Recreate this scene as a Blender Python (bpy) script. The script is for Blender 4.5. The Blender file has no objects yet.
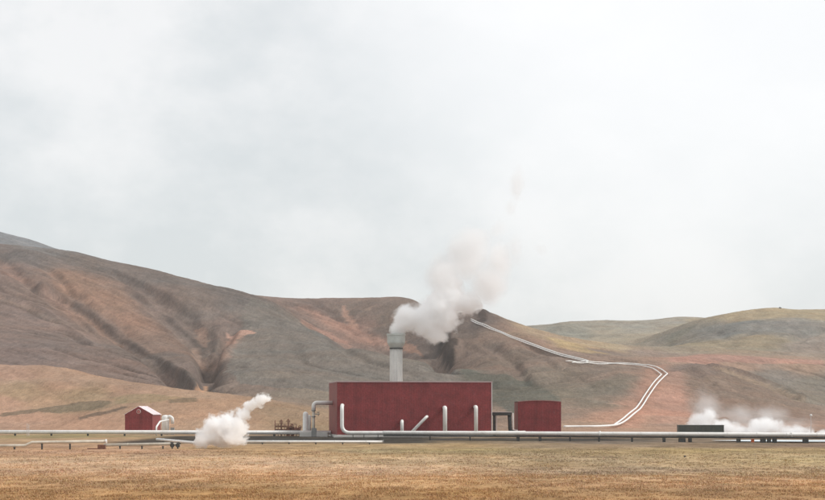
import bpy, bmesh, math, random
import numpy as np
from mathutils import Vector, Matrix

random.seed(7)
RNG = np.random.default_rng(11)
SC = bpy.context.scene
COL = SC.collection
F = 1786.0          # focal length in units of an 825 wide picture
HOR = 412.0         # row of the eye level
CAM_H = 6.16        # eye height in metres

def W(px, py, D):
    """place seen at a photo pixel, D metres out along the view"""
    return Vector(((px - 412.5) / F * D, D, CAM_H - (py - HOR) / F * D))

def lin(r, g, b):
    f = lambda c: (c / 255 / 12.92) if c / 255 <= .04045 else ((c / 255 + .055) / 1.055) ** 2.4
    return (f(r), f(g), f(b))

# ------------------------------------------------------------------ noise
def _hash(ix, iy, seed):
    h = (ix.astype(np.int64) * 374761393 + iy.astype(np.int64) * 668265263 + seed * 974634777) & 0xFFFFFFFF
    h = ((h ^ (h >> 13)) * 1274126177) & 0xFFFFFFFF
    h = h ^ (h >> 16)
    return h
def perlin(x, y, seed=0):
    x = np.asarray(x, float); y = np.asarray(y, float)
    ix = np.floor(x); iy = np.floor(y)
    fx = x - ix; fy = y - iy
    u = fx ** 3 * (fx * (fx * 6 - 15) + 10); v = fy ** 3 * (fy * (fy * 6 - 15) + 10)
    def g(dx, dy):
        a = _hash(ix + dx, iy + dy, seed) / 4294967296.0 * 2 * np.pi
        return np.cos(a) * (fx - dx) + np.sin(a) * (fy - dy)
    n0 = g(0, 0) * (1 - u) + g(1, 0) * u
    n1 = g(0, 1) * (1 - u) + g(1, 1) * u
    return (n0 * (1 - v) + n1 * v) * 1.5
def fbm(x, y, octaves=5, seed=0, gain=.5, ridged=False):
    s = 0; a = 1.0; t = 0
    for o in range(octaves):
        n = perlin(x * 2 ** o + 17.3 * o, y * 2 ** o - 9.1 * o, seed + o)
        if ridged: n = 1 - 2 * np.abs(n)
        s = s + a * n; t += a; a *= gain
    return s / t

# ------------------------------------------------------------------ terrain (u = x / D, s = log D: square cells at every distance)
CELL = .0018
U0, U1 = -.33, .33
S0, S1 = math.log(505), math.log(3400)
nu = int((U1 - U0) / CELL) + 1
ns = int((S1 - S0) / CELL) + 1
gu = U0 + np.arange(nu) * CELL
gs = S0 + np.arange(ns) * CELL
pxu = lambda px: (np.asarray(px, float) - 412.5) / F

RIDGES = [
 # foot of the hills on the plain
 [(-190,434.5,505),(1015,434.5,505)],
 [(-190,431,580),(100,430.5,590),(412,430.4,590),(700,430.4,590),(1015,430,590)],
 # left grassy mound
 [(-190,408,690),(0,407,690),(100,409,680),(200,413,670),(280,421,650)],
 [(-190,372,850),(-90,369,850),(0,368,850),(60,372,845),(120,384,830),(190,394,800),(260,401,770),(310,411,740)],
 [(-190,373,960),(0,370,960),(60,374,960),(130,389,950),(200,394,950),(260,397,930)],
 # main left mountain
 [(-190,240,1900),(-50,246,1900),(0,250,1900),(40,250,1900),(80,255,1900),(110,262,1900),(150,272,1900),(190,283,1900),(230,291,1900),(270,297,1900),(330,299,1900),(395,298,1900),(413,300,1900)],
 [(-190,300,2350),(0,300,2350),(150,312,2350),(270,330,2350),(413,330,2350),(480,340,2350)],
 [(-190,300,1420),(0,304,1420),(60,312,1420),(110,322,1430),(160,330,1430),(200,335,1430),(235,338,1400)],
 [(-190,345,1120),(0,345,1120),(80,352,1120),(140,364,1110),(200,376,1080),(250,370,1060)],
 [(215,392,960),(206,372,1120),(212,350,1330)],
 # far peak on the left
 [(-190,195,2900),(-60,214,2900),(0,234,2900),(30,241,2900),(60,250,2900),(100,262,2900),(150,290,2900)],
 # central grey shoulder
 [(252,296,1800),(289,313,1650),(326,337,1500),(350,348,1400),(386,357,1300),(420,363,1230),(462,378,1140),(500,394,1040)],
 [(330,349,1640),(365,363,1500),(400,371,1400),(440,379,1320)],
 [(250,352,1250),(300,362,1200),(350,372,1130),(400,384,1050)],
 [(250,398,830),(330,411,790),(400,417,780),(480,419,770)],
 [(340,326,1760),(380,334,1700),(415,347,1600),(432,357,1500)],
 # hill behind the plume
 [(437,347,1440),(447,337,1430),(457,345,1420)],
 [(440,318,1900),(460,316,1800)],
 [(482,311,1700),(500,317,1690),(530,329,1640),(560,338,1580),(600,350,1480),(640,362,1320),(662,371,1190)],
 [(470,334,1560),(452,340,1540),(436,352,1520)],
 [(500,352,1360),(550,362,1260),(600,374,1130),(640,385,1010)],
 [(480,390,1060),(530,398,950),(580,405,860),(620,411,800)],
 [(500,420,750),(560,423,700),(620,424,690),(680,422,690)],
 [(490,350,1960),(560,358,1950),(600,362,1900)],
 # far valley and hills
 [(480,328,3000),(525,327,3000),(545,325,3000),(575,322,3000),(600,321,3000),(640,322,3000),(665,318,3100),(690,318,3100),(720,321,3100)],
 [(540,343,2450),(600,341,2450),(640,341,2450)],
 [(560,350,2150),(620,352,2100),(650,352,1900)],
 # big right hill
 [(655,343,2000),(675,331,2080),(700,319,2150),(740,311,2200),(762,308.5,2200),(780,307.5,2200),(800,309.5,2200),(825,310,2200),(900,311,2200),(1015,318,2200)],
 [(700,338,1850),(760,332,1850),(825,332,1850),(1015,338,1850)],
 [(690,352,1580),(760,353,1600),(825,356,1600),(1015,360,1600)],
 [(660,359,1480),(700,358,1450),(760,361,1450),(825,364,1450),(1015,368,1450)],
 # front right mound
 [(650,369,1270),(675,366,1270),(700,366,1260),(714,366,1250),(750,377,1210),(780,389,1160),(810,402,1090),(840,414,1010),(900,424,900)],
 [(745,372,1360),(790,370,1400),(825,372,1400),(1015,376,1400)],
 [(790,392,1240),(830,396,1220),(900,398,1200),(1015,400,1200)],
 [(660,399,930),(700,398,950),(740,405,920),(780,414,850)],
 [(640,409,830),(660,417,740),(740,421,740),(820,425,700),(1015,426,700)],
 # beyond
 [(-190,330,3400),(1015,345,3400)],
]
ctrl = []
for line in RIDGES:
    for (a, b) in zip(line[:-1], line[1:]):
        n = max(1, int(math.hypot((a[0] - b[0]) / 30, (a[1] - b[1]) / 18)))
        for k in range(n):
            t = k / n
            ctrl.append([a[i] + (b[i] - a[i]) * t for i in range(3)])
    ctrl.append(list(line[-1]))
ctrl = np.array(ctrl, float)
cu = pxu(ctrl[:, 0]); cs = np.log(ctrl[:, 2]); ce = ctrl[:, 1]
KS = .55                                         # the depth axis counts less than the width
def tps_fit(u, s, v, lam=2e-5):
    P = np.c_[u, s * KS]
    r2 = ((P[:, None] - P[None]) ** 2).sum(-1) + 1e-12
    K = .5 * r2 * np.log(r2)
    n = len(P)
    A = np.zeros((n + 3, n + 3)); A[:n, :n] = K + np.eye(n) * lam
    A[:n, n] = 1; A[:n, n + 1:] = P; A[n, :n] = 1; A[n + 1:, :n] = P.T
    b = np.zeros(n + 3); b[:n] = v
    return P, np.linalg.solve(A, b)
def tps_eval(fit, u, s):
    P, w = fit
    out = np.zeros(u.size); uu = u.ravel(); ss = s.ravel() * KS
    for i in range(0, u.size, 20000):
        a = np.c_[uu[i:i + 20000], ss[i:i + 20000]]
        r2 = ((a[:, None] - P[None]) ** 2).sum(-1) + 1e-12
        out[i:i + 20000] = (.5 * r2 * np.log(r2)) @ w[:-3] + w[-3] + a @ w[-2:]
    return out.reshape(u.shape)
def upsample(a, n0, n1):
    """smooth (Catmull-Rom) resize of a grid"""
    def one(a, n):
        m = a.shape[0]
        t = np.linspace(0, m - 1, n); i = np.clip(np.floor(t).astype(int), 0, m - 2); f = (t - i)
        f = f.reshape((-1,) + (1,) * (a.ndim - 1))
        p0 = a[np.clip(i - 1, 0, m - 1)]; p1 = a[i]; p2 = a[i + 1]; p3 = a[np.clip(i + 2, 0, m - 1)]
        return p1 + .5 * f * (p2 - p0 + f * (2 * p0 - 5 * p1 + 4 * p2 - p3 + f * (3 * (p1 - p2) + p3 - p0)))
    a = one(a, n0)
    return np.swapaxes(one(np.swapaxes(a, 0, 1), n1), 0, 1)

fit = tps_fit(cu, cs, ce)
lu = np.linspace(gu[0], gu[-1], 140); ls = np.linspace(gs[0], gs[-1], 180)
LS, LU = np.meshgrid(ls, lu, indexing='ij')
PY = upsample(tps_eval(fit, LU, LS), ns, nu)      # row seen at each (depth, column)
S_, U_ = np.meshgrid(gs, gu, indexing='ij')
DD = np.exp(S_); XX = U_ * DD
ZZ = CAM_H - (PY - HOR) / F * DD

def hit(px, py):
    """depth at which the ground seen at a photo pixel stands (first slope met)"""
    u = float(pxu(px)); j = min(max((u - U0) / CELL, 0), nu - 1.001); j0 = int(j); f = j - j0
    col = ZZ[:, j0] * (1 - f) + ZZ[:, j0 + 1] * f
    rows = HOR - (col - CAM_H) / np.exp(gs) * F
    k = np.nonzero(rows <= py)[0]
    if len(k) == 0: return float(gs[int(np.argmin(rows))])
    k = k[0]
    if k == 0: return float(gs[0])
    t = (rows[k - 1] - py) / max(rows[k - 1] - rows[k], 1e-9)
    return float(gs[k - 1] + t * (gs[k] - gs[k - 1]))

def seg_dist(line, closed=False):
    """distance (in u,s units) of every grid cell to a polyline of (u, s)"""
    best = np.full(U_.shape, 9.0)
    for (a, b) in zip(line[:-1], line[1:]):
        d = (b[0] - a[0], b[1] - a[1]); L = d[0] ** 2 + d[1] ** 2 + 1e-12
        t = np.clip(((U_ - a[0]) * d[0] + (S_ - a[1]) * d[1]) / L, 0, 1)
        best = np.minimum(best, np.hypot(U_ - a[0] - t * d[0], S_ - a[1] - t * d[1]))
    return best

# ---- gullies: photo polyline, half width (photo pixels), depth (metres)
GULLIES = [
 ([(62,292),(85,308),(110,326),(140,348),(170,370),(195,387),(208,392)], 13, 15),
 ([(2,262),(25,282),(50,298),(75,316),(100,334)], 7, 6),
 ([(45,268),(60,280),(68,292)], 5, 5),
 ([(150,300),(165,315),(185,332),(203,348),(207,365),(208,388)], 9, 14),
 ([(110,270),(150,292),(185,315),(207,335),(208,350)], 8, 9),
 ([(232,332),(220,350),(212,372),(209,390)], 7, 11),
 ([(245,322),(228,338)], 6, 5),
 ([(330,345),(365,362),(400,372)], 7, 5),
 ([(298,304),(322,314),(352,330),(385,345)], 5, 5),
 ([(345,306),(350,320),(357,328)], 3, 6),
 ([(430,345),(437,360),(444,372)], 9, 12),
 ([(490,345),(510,362),(522,378),(526,388)], 5, 6),
 ([(500,330),(530,346),(560,358)], 5, 4),
 ([(540,372),(575,366),(610,364)], 5, 5),
 ([(790,342),(812,334),(825,330)], 6, 8),
 ([(462,332),(480,341),(500,350),(525,362)], 3, 3),
 ([(470,346),(490,358),(508,369),(524,384)], 3, 4),
 ([(505,338),(540,353),(580,364),(610,369)], 3, 3),
 ([(560,378),(590,382),(625,380)], 3, 3),
 ([(520,350),(548,364),(575,376),(590,392)], 3, 3),
 ([(480,322),(470,334),(462,350)], 3, 3),
 ([(660,347),(690,342),(720,345)], 4, 3),
 ([(700,326),(720,336),(735,350)], 4, 4),
 ([(20,300),(60,322),(100,350),(125,372)], 3, 2),
 ([(120,276),(160,296),(195,318)], 4, 4),
 ([(265,310),(290,335),(300,360)], 4, 2),
 ([(690,372),(715,390),(730,410)], 4, 3),
 ([(730,380),(755,398),(765,412)], 4, 3),
 ([(20,376),(40,386),(60,400)], 4, 2),
 ([(80,384),(100,392),(115,398)], 4, 2),
]
GD = np.zeros(U_.shape)
for line, w, dep in GULLIES:
    pts = [(float(pxu(x)), hit(x, y)) for x, y in line]
    d = seg_dist(pts) + .0016 * np.abs(fbm(XX / 40, DD / 40, 3, 5))
    gprof = np.exp(-(d / (w / F)) ** 2) * np.clip((DD - 620) / 200, 0, 1)
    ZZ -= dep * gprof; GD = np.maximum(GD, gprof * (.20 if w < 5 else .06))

BUMPS = [  # photo column, row, height (m), radius (photo pixels): crags and knobs
 (483,316,6,9),(446,342,9,8),(452,356,6,7),(440,352,5,5),(500,322,3,6),(697,372,4,14),(565,330,5,16),(30,256,5,18),(735,330,5,20)]
for x, y, hh, w in BUMPS:
    uu, ss = float(pxu(x)), hit(x, y)
    ZZ += hh * np.exp(-(((U_ - uu) * F / w) ** 2 + ((S_ - ss) * F / (w * 2.2)) ** 2))

SPURS = [  # crests that stand over the gullies: polyline, half width (photo pixels), height (m)
 ([(40,290),(62,302),(85,320),(110,338),(140,359),(170,380),(194,392)], 6, 9),
 ([(0,298),(30,307),(60,324),(90,345)], 6, 4),
 ([(150,312),(168,328),(188,346),(200,362)], 5, 6),
 ([(236,340),(224,358),(216,376)], 5, 6),
 ([(712,367),(750,378),(780,390),(806,402)], 7, 5),
]
for line, w, up in SPURS:
    d = seg_dist([(float(pxu(x)), hit(x, y)) for x, y in line]) + .0012 * np.abs(fbm(XX / 40, DD / 40, 3, 6))
    ZZ += up * np.exp(-(d / (w / F)) ** 2)

# ---- relief noise and water erosion
rel = np.clip((ZZ + 1) / 30, 0, 1)
wx = XX + 30 * fbm(XX / 160, DD / 160, 3, 21); wy = DD + 30 * fbm(XX / 160, DD / 160, 3, 31)
ZZ += rel * (4.5 * fbm(wx / 190, wy / 190, 4, 41, .45) + 2.2 * fbm(wx / 85, wy / 130, 4, 51, .45, ridged=True) - .5)
ZZ += np.clip((ZZ + 1) / 4, 0, 1) * .5 * fbm(XX / 22, DD / 22, 4, 61)

def erode(z, drops, steps, rng):
    cell = np.exp(gs) * CELL
    m0, m1 = z.shape
    z = z / cell[:, None]                           # in units of the local cell, so slopes stay true
    for _ in range(drops):
        n = 22000
        p = np.c_[rng.uniform(2, m0 - 4, n), rng.uniform(2, m1 - 4, n)]
        d = np.zeros((n, 2)); sed = np.zeros(n); wat = np.ones(n); vel = np.ones(n)
        for _s in range(steps):
            i = p.astype(int); f = p - i; i0, i1 = i[:, 0], i[:, 1]
            a, b, c, e = z[i0, i1], z[i0 + 1, i1], z[i0, i1 + 1], z[i0 + 1, i1 + 1]
            g0 = (b - a) * (1 - f[:, 1]) + (e - c) * f[:, 1]
            g1 = (c - a) * (1 - f[:, 0]) + (e - b) * f[:, 0]
            h = a * (1 - f[:, 0]) * (1 - f[:, 1]) + b * f[:, 0] * (1 - f[:, 1]) + c * (1 - f[:, 0]) * f[:, 1] + e * f[:, 0] * f[:, 1]
            d = d * .25 - np.c_[g0, g1] * .75
            L = np.hypot(d[:, 0], d[:, 1]) + 1e-9; d /= L[:, None]
            q = np.clip(p + d, 2, [m0 - 4, m1 - 4])
            j = q.astype(int); fj = q - j
            hn = z[j[:, 0], j[:, 1]] * (1 - fj[:, 0]) * (1 - fj[:, 1]) + z[j[:, 0] + 1, j[:, 1]] * fj[:, 0] * (1 - fj[:, 1]) + \
                z[j[:, 0], j[:, 1] + 1] * (1 - fj[:, 0]) * fj[:, 1] + z[j[:, 0] + 1, j[:, 1] + 1] * fj[:, 0] * fj[:, 1]
            dh = hn - h
            cap = np.maximum(-dh, .01) * vel * wat * 3
            dep = np.where(dh > 0, np.minimum(dh, sed), np.where(sed > cap, (sed - cap) * .3, -np.minimum((cap - sed) * .25, np.maximum(-dh, 0))))
            dep = np.clip(dep, -.12, .12)
            sed -= dep
            for (o0, o1, w) in ((0, 0, (1 - f[:, 0]) * (1 - f[:, 1])), (1, 0, f[:, 0] * (1 - f[:, 1])), (0, 1, (1 - f[:, 0]) * f[:, 1]), (1, 1, f[:, 0] * f[:, 1])):
                np.add.at(z, (i0 + o0, i1 + o1), dep * w * .6)
            vel = np.sqrt(np.maximum(vel ** 2 - dh * .5, .05)); vel = np.minimum(vel, 2.0); wat *= .975
            p = q
        k = z.copy()                                # a light blur takes the spikes off
        k[1:-1, 1:-1] = .72 * z[1:-1, 1:-1] + .07 * (z[2:, 1:-1] + z[:-2, 1:-1] + z[1:-1, 2:] + z[1:-1, :-2])
        z = k
    return z * cell[:, None]
Z_before = ZZ.copy()
ZZ = erode(ZZ, 7, 60, RNG)
def rills(z, n, steps, rng, top):
    """thin water courses: paths of steepest descent started on the upper slopes, summed on the grid"""
    zs = z / (np.exp(gs) * CELL)[:, None]
    for _ in range(3):
        k = np.pad(zs, 1, mode='edge'); zs = (k[1:-1, 1:-1] * 4 + k[2:, 1:-1] + k[:-2, 1:-1] + k[1:-1, 2:] + k[1:-1, :-2]) / 8
    g0, g1 = np.gradient(zs); acc = np.zeros(z.shape)
    p = np.c_[rng.uniform(330, z.shape[0] - 200, n * 6), rng.uniform(4, z.shape[1] - 5, n * 6)]
    i = p.astype(int); p = p[z[i[:, 0], i[:, 1]] > top][:n]
    life = rng.uniform(.35, 1, len(p)) * steps; d = np.zeros_like(p)
    for s_ in range(steps):
        i = np.clip(p.astype(int), 1, np.array(z.shape) - 2)
        g = np.c_[g0[i[:, 0], i[:, 1]], g1[i[:, 0], i[:, 1]]]; L = np.hypot(g[:, 0], g[:, 1])
        d = d * .6 - .4 * g / (L[:, None] + 1e-6) + rng.normal(0, .05, g.shape); d /= np.hypot(d[:, 0], d[:, 1])[:, None] + 1e-6
        on = (s_ < life) & (L > .06)
        np.add.at(acc, (i[on, 0], i[on, 1]), .45 * min(1, s_ / 25))
        p = p + d * .7 * on[:, None]
    return np.minimum(acc, 1.4)
RILL = rills(ZZ, 420, 190, np.random.default_rng(5), 25)
RW = RILL.copy()
for _ in range(1):
    k = np.pad(RW, 1); RW = (k[1:-1, 1:-1] * 4 + 2 * (k[2:, 1:-1] + k[:-2, 1:-1] + k[1:-1, 2:] + k[1:-1, :-2]) + k[2:, 2:] + k[2:, :-2] + k[:-2, 2:] + k[:-2, :-2]) / 16
ZZ -= 1.7 * RW
CUT = ZZ - Z_before                                # where the water cut and where it laid silt
PROW = HOR - (ZZ - CAM_H) / DD * F

# ---- soil: broad soils by place, then outlined patches; some carry shade and haze in their colour
SOIL_TONES = [
 # left mountain
 (3,240,124,128,130),(25,245,126,128,128),(45,249,128,128,126),  # far peak, its haze put into the colour
 (20,254,118,111,106),(90,262,120,113,107),(160,280,119,112,106),(230,298,117,112,107),
 (10,272,140,121,112),(40,290,137,118,107),(30,320,136,119,111),(15,350,133,117,110),(80,345,132,117,109),(130,370,136,118,109),(170,385,140,120,110),
 (75,285,156,126,106),(110,300,163,130,108),(140,325,156,126,107),(170,345,140,118,104),(195,358,140,118,104),
 (150,300,132,117,108),(185,318,130,117,108),(200,310,131,119,110),(240,310,124,117,110),(225,325,138,120,110),(250,345,133,121,112),(225,365,132,118,109),(270,380,138,122,110),
 (150,362,122,111,103),(190,375,122,111,103),(208,350,122,112,104),  # gully tones, their shade put into the colour
 # mound
 (10,372,176,146,122),(60,380,178,148,120),(20,392,164,146,114),(80,393,166,146,112),(130,392,172,144,118),(190,398,178,150,120),(50,405,176,150,118),(10,402,178,148,122),
 (20,420,182,150,124),(90,424,184,152,124),(200,415,182,150,118),(230,405,176,146,114),(280,410,160,140,110),(220,427,184,154,122),(300,425,160,140,108),
 # grey shoulder
 (290,325,121,116,110),(330,350,122,118,111),(300,370,132,125,114),(370,370,131,127,115),(430,376,134,130,118),(270,350,130,121,112),(300,395,140,130,114),(350,400,138,130,114),
 # behind it
 (310,305,134,116,106),(370,305,136,119,107),(395,318,130,116,104),(400,335,128,113,102),(360,335,146,119,106),(415,345,128,112,102),
 # plume hill
 (440,350,112,102,94),(455,345,134,117,105),(484,318,112,101,94),(500,325,142,122,108),(530,340,146,123,107),(490,345,138,120,106),(520,355,134,119,105),(560,355,138,119,106),
 (500,368,138,120,106),(470,372,122,115,103),(520,390,112,110,98),(560,395,124,118,102),(560,375,128,118,104),(600,370,130,118,106),(610,385,128,120,106),(600,405,130,122,106),(560,415,140,126,110),
 (640,372,146,124,108),(650,385,160,128,110),(630,405,168,135,114),(615,420,176,142,118),(585,424,160,140,118),
 # far
 (530,329,172,152,122),(545,335,166,146,118),(575,345,178,158,120),(600,346,170,154,122),(570,326,142,140,126),(600,330,152,146,126),(640,326,146,145,132),(620,340,150,142,120),(600,352,136,122,110),(680,321,148,147,136),
 (690,322,160,148,118),(740,314,162,148,116),(780,312,158,146,114),(820,314,162,150,118),(700,332,134,132,120),(740,328,130,130,122),(790,325,136,134,126),(820,328,140,136,124),(760,340,148,138,112),(700,345,150,140,114),(810,345,142,132,120),  # the greys are hillside shade put into the colour
 (670,347,142,134,116),(650,355,138,124,112),
 (680,360,162,132,114),(730,362,160,134,114),(800,366,160,138,118),
 (780,376,128,124,116),(815,385,124,121,110),(820,400,130,124,110),
 (690,372,132,117,108),(730,385,142,124,110),(770,400,146,127,112),(720,410,150,130,114),(800,415,144,126,112),
 (670,395,178,138,118),(660,412,182,142,120),(690,420,160,138,120),
]
su = np.array([pxu(a[0]) for a in SOIL_TONES]); ss_ = np.array([hit(a[0], a[1]) for a in SOIL_TONES])
sc_ = np.array([lin(*a[2:]) for a in SOIL_TONES])
sc_ = sc_ * .85 + sc_.mean(1, keepdims=True) * np.array([[.175, .148, .127]])
step = 3
SO = np.zeros(U_.shape + (3,))
cu_, cs_ = U_[::step, ::step], S_[::step, ::step]
wu_ = .010 * fbm(XX / 60, DD / 60, 4, 71)[::step, ::step]; ws_ = .03 * fbm(XX / 60, DD / 60, 4, 81)[::step, ::step]
d2 = ((cu_ + wu_)[..., None] - su) ** 2 + (((cs_ + ws_)[..., None] - ss_) * .35) ** 2 + 2e-5
wgt = d2 ** -2.0
low = (wgt[..., None] * sc_).sum(2) / wgt.sum(2)[..., None]
SO = upsample(low, ns, nu)

def blur(a, n):
    for _ in range(n):
        a = np.pad(a, 1, mode='edge')
        a = (a[1:-1, 1:-1] * 4 + 2 * (a[2:, 1:-1] + a[:-2, 1:-1] + a[1:-1, 2:] + a[1:-1, :-2]) + a[2:, 2:] + a[2:, :-2] + a[:-2, 2:] + a[:-2, :-2]) / 16
    return a
UW = U_ + .0022 * fbm(XX / 26, DD / 26, 4, 91); SW = S_ + .004 * fbm(XX / 26, DD / 26, 4, 95)
def inside(poly):
    uu, ss = UW, SW
    r = np.zeros(U_.shape, bool)
    for (a, b) in zip(poly, poly[1:] + poly[:1]):
        c = (a[1] > ss) != (b[1] > ss)
        with np.errstate(divide='ignore', invalid='ignore'):
            r ^= c & (uu < (b[0] - a[0]) * (ss - a[1]) / (b[1] - a[1] + 1e-15) + a[0])
    return r.astype(float)
PATCHES = [
 ([(684,369),(700,365.5),(716,367.5),(732,372),(750,378),(780,390),(806,402),(825,412),(825,421),(760,424),(700,424),(692,410),(682,390)], (136,120,106), 0.85, 1),
 ([(250,297),(270,304),(289,314),(308,326),(326,338),(350,349),(386,358),(420,364),(445,371),(462,378),(478,386),(490,394),(470,400),(400,398),(330,392),(280,388),(240,384),(225,372),(232,352),(240,330),(244,308)], (127,122,114), 0.94, 0),
 ([(450,372),(480,374),(505,374),(525,380),(545,390),(560,400),(545,412),(510,414),(490,400),(470,386)], (108,109,98), 0.94, 0),
 # outline on the slope, colour, strength, softness
 ([(228,333),(240,331),(252,331),(258,333),(246,335),(238,338),(232,345),(227,343)], (196,160,142), 1.00, 0),
 ([(224,340),(236,334),(244,336),(234,346),(224,362),(218,372),(214,368),(220,352)], (152,125,110), 0.54, 1),
 ([(196,330),(206,328),(210,340),(206,348),(198,342)], (170,139,120), 0.54, 0),
 ([(192,348),(200,346),(203,358),(198,364),(193,358)], (170,147,130), 0.50, 0),
 ([(196,384),(206,386),(211,392),(203,394),(196,390)], (204,164,130), 1.00, 0),
 ([(0,260),(14,268),(40,286),(60,300),(78,314),(70,314),(44,298),(20,282),(0,272)], (158,127,112), 0.45, 1),
 ([(0,296),(30,306),(70,326),(60,326),(25,310),(0,301)], (150,131,116), 0.45, 1),
 ([(60,278),(95,284),(125,304),(150,326),(135,330),(105,310),(75,296)], (158,127,106), 0.45, 3),
 ([(62,290),(90,306),(120,328),(150,352),(185,376),(200,388),(180,382),(140,358),(105,332),(75,308)], (110,102,97), 0.60, 1),  # shade in the big left gully, painted into the colour
 ([(150,302),(175,320),(204,345),(206,356),(190,346),(165,322)], (110,102,97), 0.5, 1),  # second gully, its shade painted in likewise
 ([(258,300),(300,304),(330,318),(370,330),(392,342),(412,352),(386,352),(350,338),(318,322),(290,308)], (164,131,114), 0.40, 2),
 ([(296,306),(320,312),(345,324),(375,335),(395,345),(378,346),(345,333),(318,320)], (176,137,118), 0.50, 1),
 ([(342,305),(347,310),(352,318),(360,328),(352,327),(347,322),(343,314)], (186,149,128), 0.63, 0),
 ([(300,318),(322,328),(348,342),(362,350),(350,348),(325,335),(302,324)], (174,137,120), 0.54, 0),
 ([(360,310),(374,306),(368,312)], (164,143,126), 0.63, 0),
 ([(398,338),(420,352),(424,358),(408,354),(396,346)], (180,141,118), 0.63, 0),
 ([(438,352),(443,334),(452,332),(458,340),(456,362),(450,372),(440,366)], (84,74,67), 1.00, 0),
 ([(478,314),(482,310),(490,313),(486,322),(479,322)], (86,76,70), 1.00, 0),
 ([(500,322),(520,330),(545,342),(570,352),(545,350),(515,338)], (148,123,104), 0.40, 1),
 ([(455,374),(500,374),(540,386),(560,398),(520,412),(480,404)], (104,104,94), 0.62, 3),
 ([(575,392),(620,372),(645,378),(620,400),(580,410)], (118,116,104), 0.50, 3),
 ([(545,336),(562,340),(590,350),(610,354),(590,354),(560,348)], (178,157,110), 0.54, 1),
 ([(545,327),(575,324),(592,332),(570,338),(552,334)], (132,134,122), 0.62, 2),
 ([(652,350),(668,336),(700,322),(690,330),(675,342)], (122,122,106), 0.62, 2),
 ([(692,330),(720,322),(780,322),(825,324),(825,334),(780,336),(740,334),(705,340)], (124,126,122), 0.62, 3),  # grey shade across the big right hill, painted into the colour
 ([(668,358),(700,354),(740,356),(790,359),(825,360),(825,366),(780,364),(720,362),(672,363)], (180,137,122), 0.63, 1),
 ([(646,366),(668,364),(664,385),(652,405),(640,428),(600,428),(628,414),(640,392)], (178,137,116), 0.45, 2),
 ([(668,372),(684,372),(690,400),(690,424),(655,424),(660,395)], (178,141,122), 0.45, 3),
 ([(680,366),(700,364),(720,368),(716,376),(690,378)], (122,110,102), 0.62, 1),
 ([(712,366),(750,377),(780,389),(806,401),(798,402),(770,390),(740,379)], (162,145,122), 0.45, 0),
 ([(0,413),(40,408),(80,402),(110,401),(110,405),(90,410),(60,413),(40,412),(0,417)], (122,114,96), 0.80, 0),
 ([(45,410),(80,404),(112,402),(126,398),(126,403),(95,411),(60,414)], (134,127,104), 0.45, 0),
 ([(78,417),(110,410),(126,406),(126,408),(110,413),(80,420)], (120,108,94), 0.88, 0),
 ([(110,398),(150,394),(190,398),(160,402),(120,404)], (144,141,104), 0.45, 1),
 ([(168,400),(200,398),(198,402),(170,403)], (122,114,94), 0.75, 0),
 ([(235,375),(290,373),(310,376),(290,378),(240,378)], (146,137,124), 0.45, 0),
]
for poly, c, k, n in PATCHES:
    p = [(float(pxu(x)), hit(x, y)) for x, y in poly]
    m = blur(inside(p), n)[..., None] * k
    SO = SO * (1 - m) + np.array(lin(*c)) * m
# the far peak carries its haze in the colour: cooler and greyer
fp = (np.clip((DD - 2250) / 150, 0, 1) * np.clip((pxu(230) - U_) / .03, 0, 1))[..., None]
SO = SO * (1 - fp) + fp * np.array(lin(136, 141, 144))
# silt, darker cuts, rills and gullies, mottling
cutn = np.clip(CUT / .8, -1, 1)
cutn = np.where(cutn > 0, cutn * .25, cutn)
SO *= (1 + .18 * cutn)[..., None]
mot = fbm(wx / 34, wy / 190, 5, 101, .6); mot2 = fbm(wx / 8, wy / 60, 3, 111, .7); hue = fbm(XX / 70, DD / 90, 4, 121)
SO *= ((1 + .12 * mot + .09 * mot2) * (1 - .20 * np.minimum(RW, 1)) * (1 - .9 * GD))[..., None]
SO *= 1 + hue[..., None] * np.array([.05, .0, -.05])
SO = (SO * .88 + SO.mean(2, keepdims=True) * .12) * np.array([.85, .80, .775]) * (1 + np.clip((1000 - DD) / 150, 0, 1)[..., None] * np.array([.04, 0, .01]))
SO *= (1 + .15 * np.clip((U_ - pxu(500)) / .025, 0, 1))[..., None]     # paler on the right-hand hills
SO = np.clip(SO, .02, .8)

# ------------------------------------------------------------------ helpers: objects, meshes, materials
def tag(o, label=None, cat=None, group=None, kind=None):
    if label: o['label'] = label
    if cat: o['category'] = cat
    if group: o['group'] = group
    if kind: o['kind'] = kind
    return o
def link(name, me, mat=None, parent=None, loc=(0, 0, 0), rotz=0.0):
    o = bpy.data.objects.new(name, me); COL.objects.link(o)
    if mat is not None: me.materials.append(mat)
    if parent is not None: o.parent = parent
    o.location = loc; o.rotation_euler = (0, 0, rotz)
    return o
def empty(name, loc, rotz=0.0):
    o = bpy.data.objects.new(name, None); COL.objects.link(o)
    o.location = loc; o.rotation_euler = (0, 0, rotz); o.empty_display_size = .5
    return o
def finish(bm, name, smooth=False):
    me = bpy.data.meshes.new(name); bm.to_mesh(me); bm.free()
    if smooth: me.polygons.foreach_set('use_smooth', [True] * len(me.polygons))
    return me
def grid_mesh(name, X, Y, Z, soil):
    n0, n1 = X.shape
    idx = np.arange(n0 * n1).reshape(n0, n1)
    q = np.stack([idx[:-1, :-1], idx[:-1, 1:], idx[1:, 1:], idx[1:, :-1]], -1).reshape(-1, 4)
    return np_mesh(name, np.stack([X, Y, Z], -1).reshape(-1, 3), q, soil.reshape(-1, 3))
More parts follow.
